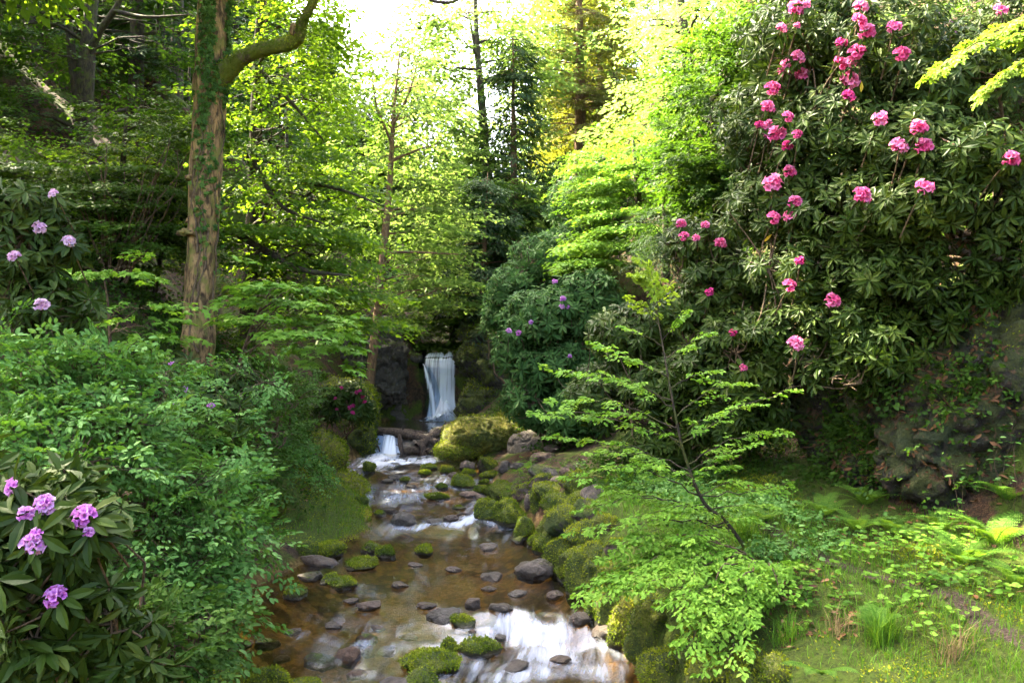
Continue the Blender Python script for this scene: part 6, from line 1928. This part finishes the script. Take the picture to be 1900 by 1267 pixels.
# tufts of longer grass hanging over the bank
for px, py, sc, n, mt, lb_ in [(1640, 1195, .32, 160, 'grass', 'long dark grass tuft hanging below the upright fern'), (1765, 1225, .28, 70, 'straw', 'dry straw coloured grass tuft on the bank'), (1560, 1175, .2, 60, 'straw', 'thin dry grass tuft under the beech shrub'), (1380, 1000, .3, 200, 'grass', 'fine grass tuft round the foot of the beech sapling'), (1270, 1005, .3, 160, 'grass', 'fine grass tuft on the wall left of the beech sapling'), (1460, 1190, .22, 120, 'grass', 'short grass tuft on the mossy bank under the boughs')]:
    q = hit(px, py); tb_ = MB()
    pp_ = q + R5.normal(size=(n, 3)) * [.06, .04, .0]
    pp_[:, 2] = H(pp_[:, 0], pp_[:, 1]) - .02
    blades(tb_, pp_, R5, sc, .005, 1.1)
    tag(obj('grass_tuft', tb_, M[mt], None, q), lb_, 'grass tuft', 'grass tufts on the right bank')
lt = MB()
p = np.concatenate([scatter((1.2, 6.5), (6, 12), 9000, R5, lambda x, y: (x - XR(y) > .7) & (R5.random(len(x)) < np.clip(.25 + .9 * vnoise(np.stack([x * .9, y * .9, x * 0], -1), 8), .04, 1))),
                    scatter((3.5, 8.5), (7, 12), 9000, R5, lambda x, y: (x - XR(y) > 2.6) & (R5.random(len(x)) < np.clip(.2 + 1.2 * vnoise(np.stack([x * 1.2, y * .9, x * 0], -1), 9), .03, 1))),
                    scatter((-9, -3), (10, 24), 9000, R5, lambda x, y: (XL(y) - x > 1.0) & (R5.random(len(x)) < np.clip(.3 + 1. * vnoise(np.stack([x * .8, y * .8, x * 0], -1), 12), .03, 1)))])
n = len(p)
put_leaves(lt, p + [0, 0, .012], R5.normal(size=(n, 3)) * [1, 1, .3], R5.normal(size=(n, 3)) * .45 + [0, -.1, 1], R5.uniform(.04, .10, n), R5.uniform(.02, .045, n), 'oval', R5.random(n))
oc = bpy.data.objects['mossy_outcrop']
ov = np.empty(len(oc.data.vertices) * 3, np.float32); oc.data.vertices.foreach_get('co', ov); ov = ov.reshape(-1, 3) + np.array(oc.location)
on = np.empty(len(oc.data.vertices) * 3, np.float32); oc.data.vertices.foreach_get('normal', on); on = on.reshape(-1, 3)
w_ = np.clip(on[:, 2] + .25, 0, 1) * (on[:, 1] < .5) * (vnoise(ov * 1.6, 3) > -.2)
ids = R5.choice(len(ov), 5200, p=w_ / w_.sum())
put_leaves(lt, ov[ids] + on[ids] * .012, R5.normal(size=(5200, 3)) + [0, 0, -.4], on[ids] + R5.normal(size=(5200, 3)) * .5, R5.uniform(.05, .11, 5200), R5.uniform(.018, .04, 5200), 'lance', R5.random(5200) * .6)
tag(obj('leaf_litter', lt, M['litter']), 'brown fallen leaves lying on the slopes and beside the path', 'fallen leaves', kind='stuff')
mm = MB()
p = np.concatenate([scatter((.9, 5.2), (3.6, 11), 150000, R5, lambda x, y: (x - XR(y) > .1) & (x - XR(y) < 2.6) & (path_mask(x, y) < .5) & (R5.random(len(x)) < np.clip(.55 + 1.1 * vnoise(np.stack([x * 1.4, y * 1.4, x * 0], -1), 25), .05, 1))),
                    scatter((-4.6, -1.8), (10.6, 17), 90000, R5, lambda x, y: (XL(y) - x > .0) & (XL(y) - x < 1.25) & (R5.random(len(x)) < np.clip(.5 + 1.1 * vnoise(np.stack([x * 1.4, y * 1.4, x * 0], -1), 26), .05, 1)))])
n = len(p)
cl2 = fbm(p * [2.2, 2.2, 0], 3, 33)
l_ = R5.uniform(.012, .028, n) * (1 + .5 * cl2)
put_leaves(mm, p - [0, 0, .004], R5.normal(size=(n, 3)) * .8 + [0, 0, .45], R5.normal(size=(n, 3)) + [0, 0, .6], l_, l_ * .7, 'quad', np.clip(.62 + 1.0 * cl2 + R5.normal(size=n) * .15, 0, 1))
tag(obj('moss', mm, M['moss']), 'yellow green moss mat on the path verge and the left bank', 'moss', kind='stuff')
gc = MB()
p = np.concatenate([scatter((-9.5, -2.4), (9, 24), 24000, R5, lambda x, y: (XL(y) - x > .9) & (R5.random(len(x)) < np.clip(.35 + 1.1 * vnoise(np.stack([x * .7, y * .7, x * 0], -1), 14), .04, 1))),
                    scatter((-.6, 9), (10, 26), 14000, R5, lambda x, y: (x - XR(y) > .8) & (R5.random(len(x)) < np.clip(.4 + 1.1 * vnoise(np.stack([x * .7, y * .7, x * 0], -1), 15), .04, 1))),
                    scatter((3, 7.5), (5.5, 11), 5000, R5, lambda x, y: (x - XR(y) > 2.5) & (R5.random(len(x)) < np.clip(.1 + 1.2 * vnoise(np.stack([x * 1.3, y * 1.3, x * 0], -1), 16), .0, 1)))])
n = len(p)
sprays(gc, p + [0, 0, .05], R5.normal(size=(n, 3)) * [1, 1, .2] + [0, -.3, .35], .24, 'maple', 'quad', .065, .045, R5, .15, .5, .5, thin=.55)
ids = R5.choice(len(ov), 1500, p=w_ / w_.sum())
sprays(gc, ov[ids], on[ids] + R5.normal(size=(1500, 3)) * .5 + [0, -.2, .2], .22, 'maple', 'quad', .06, .045, R5, .25, .5, .5, thin=.5)
p = np.concatenate([scatter((-5.2, -2.3), (12.4, 19.5), 5200, R5, lambda x, y: (XL(y) - x > .7) & (R5.random(len(x)) < np.clip(.45 + 1.1 * vnoise(np.stack([x * 1.1, y * 1.1, x * 0], -1), 44), .05, 1))),
                    scatter((.3, 3.0), (7.2, 13), 5200, R5, lambda x, y: (x - XR(y) > .95) & (x - XR(y) < 2.4) & (path_mask(x, y) < .5) & (R5.random(len(x)) < np.clip(.25 + 1.1 * vnoise(np.stack([x * 1.5, y * 1.5, x * 0], -1), 45), .0, 1)))])
n = len(p)
sprays(gc, p + [0, 0, .06], R5.normal(size=(n, 3)) * [1, 1, .2] + [.2, -.5, .3], .20, 'maple', 'oval', .052, .036, R5, .2, .4, .4, thin=.6, mat=1)
tag(obj('ground_cover', gc, [M['dark'], M['elder']]), 'low dark green ground cover on the gorge slopes', 'ground cover', kind='stuff')

# ------------------------------------------------------------------ far wood on the slopes and up the valley
FW, FT = MB(), MB()
R6 = np.random.default_rng(501)
far = MB()
for k_ in range(150):
    y = R6.uniform(36, 105); x = R6.uniform(-.72, .72) * y
    g = ground_z(x, y)
    hgt = R6.uniform(10, 19)
    ang = (x / y * F + CX)
    # keep the bright gap of sky open
    top = CY - (g + hgt - CAMZ) / y * F
    if 560 < ang < 1060: hgt = max(3., min(hgt, (CY - R6.uniform(250, 380)) / F * y - g + CAMZ))
    if hgt < 4: continue
    tube(far, np.array([(x, y, g - .2), (x + .1, y, g + hgt * .5), (x, y, g + hgt * .95)]), np.array([.25, .17, .05]), 6, mat=1, cap=False)
    c = np.array([x, y, g + hgt * .58])
    n = 120 if y < 65 else 80
    con = R6.random() < .35
    p = ell_points(c, (hgt * .28, hgt * .28, hgt * .46), n, R6, .4)
    if con:
        t = np.clip((p[:, 2] - g) / hgt, 0, 1); p[:, :2] = c[:2] + (p[:, :2] - c[:2]) * (1.35 * (1 - t) + .05)[:, None]
    o = norm((p - c) * [1, 1, .3]) + R6.normal(size=p.shape) * [.4, .4, .25]
    far_m = 2 if con else (0 if R6.random() < .75 else 3)
    sprays(far, p, o, hgt * .13, 'maple' if not con else 'needle', 'quad', .40 if not con else .5, .28 if not con else .14, R6, .2, .4, .4, mat=far_m)
for k_ in range(90):
    y = R6.uniform(24, 44); x = (R6.uniform(-.75, -.22) if R6.random() < .62 else R6.uniform(.2, .75)) * y
    g = ground_z(x, y); hgt = R6.uniform(2.5, 6)
    tube(far, np.array([(x, y, g - .2), (x + .1, y, g + hgt * .8)]), np.array([.07, .03]), 5, mat=1, cap=False)
    c = np.array([x, y, g + hgt * .6]); p = ell_points(c, (hgt * .45, hgt * .45, hgt * .45), 60, R6, .4)
    sprays(far, p, norm((p - c) * [1, 1, .3]) + R6.normal(size=p.shape) * [.4, .4, .25], .9, 'maple', 'quad', .22, .15, R6, .2, .4, .4, mat=3 if x < 0 else 0)  # shaded leaf colour on the left slope, sunlit one on the right
tag(obj('far_wood', far, [M['lit'], M['bark_dark'], M['conifer'], M['dark']]), 'sunlit wood fading into the haze up the valley', 'wood', kind='stuff')

# ------------------------------------------------------------------ sunlit air up the valley
hz_ = MB()
lo, hi = (-146, -16, -6), (146, 146, 64)
vx = np.array([(x, y, z) for x in (lo[0], hi[0]) for y in (lo[1], hi[1]) for z in (lo[2], hi[2])], float)
hz_.add(vx, np.array([[0, 1, 3, 2], [4, 6, 7, 5], [0, 4, 5, 1], [2, 3, 7, 6], [0, 2, 6, 4], [1, 5, 7, 3]]))
hm, hnt, hout = new_mat('haze')
pv = hnt.nodes.new('ShaderNodeVolumePrincipled')
pv.inputs['Color'].default_value = (.95, .97, 1.0, 1)
pv.inputs['Density'].default_value = 0.00003
pv.inputs['Anisotropy'].default_value = 0.3
hnt.links.new(pv.outputs[0], hout.inputs['Volume'])
tag(obj('haze', hz_, hm), 'thin bright haze filling the valley', 'haze', kind='stuff')
SC.cycles.volume_bounces = 0
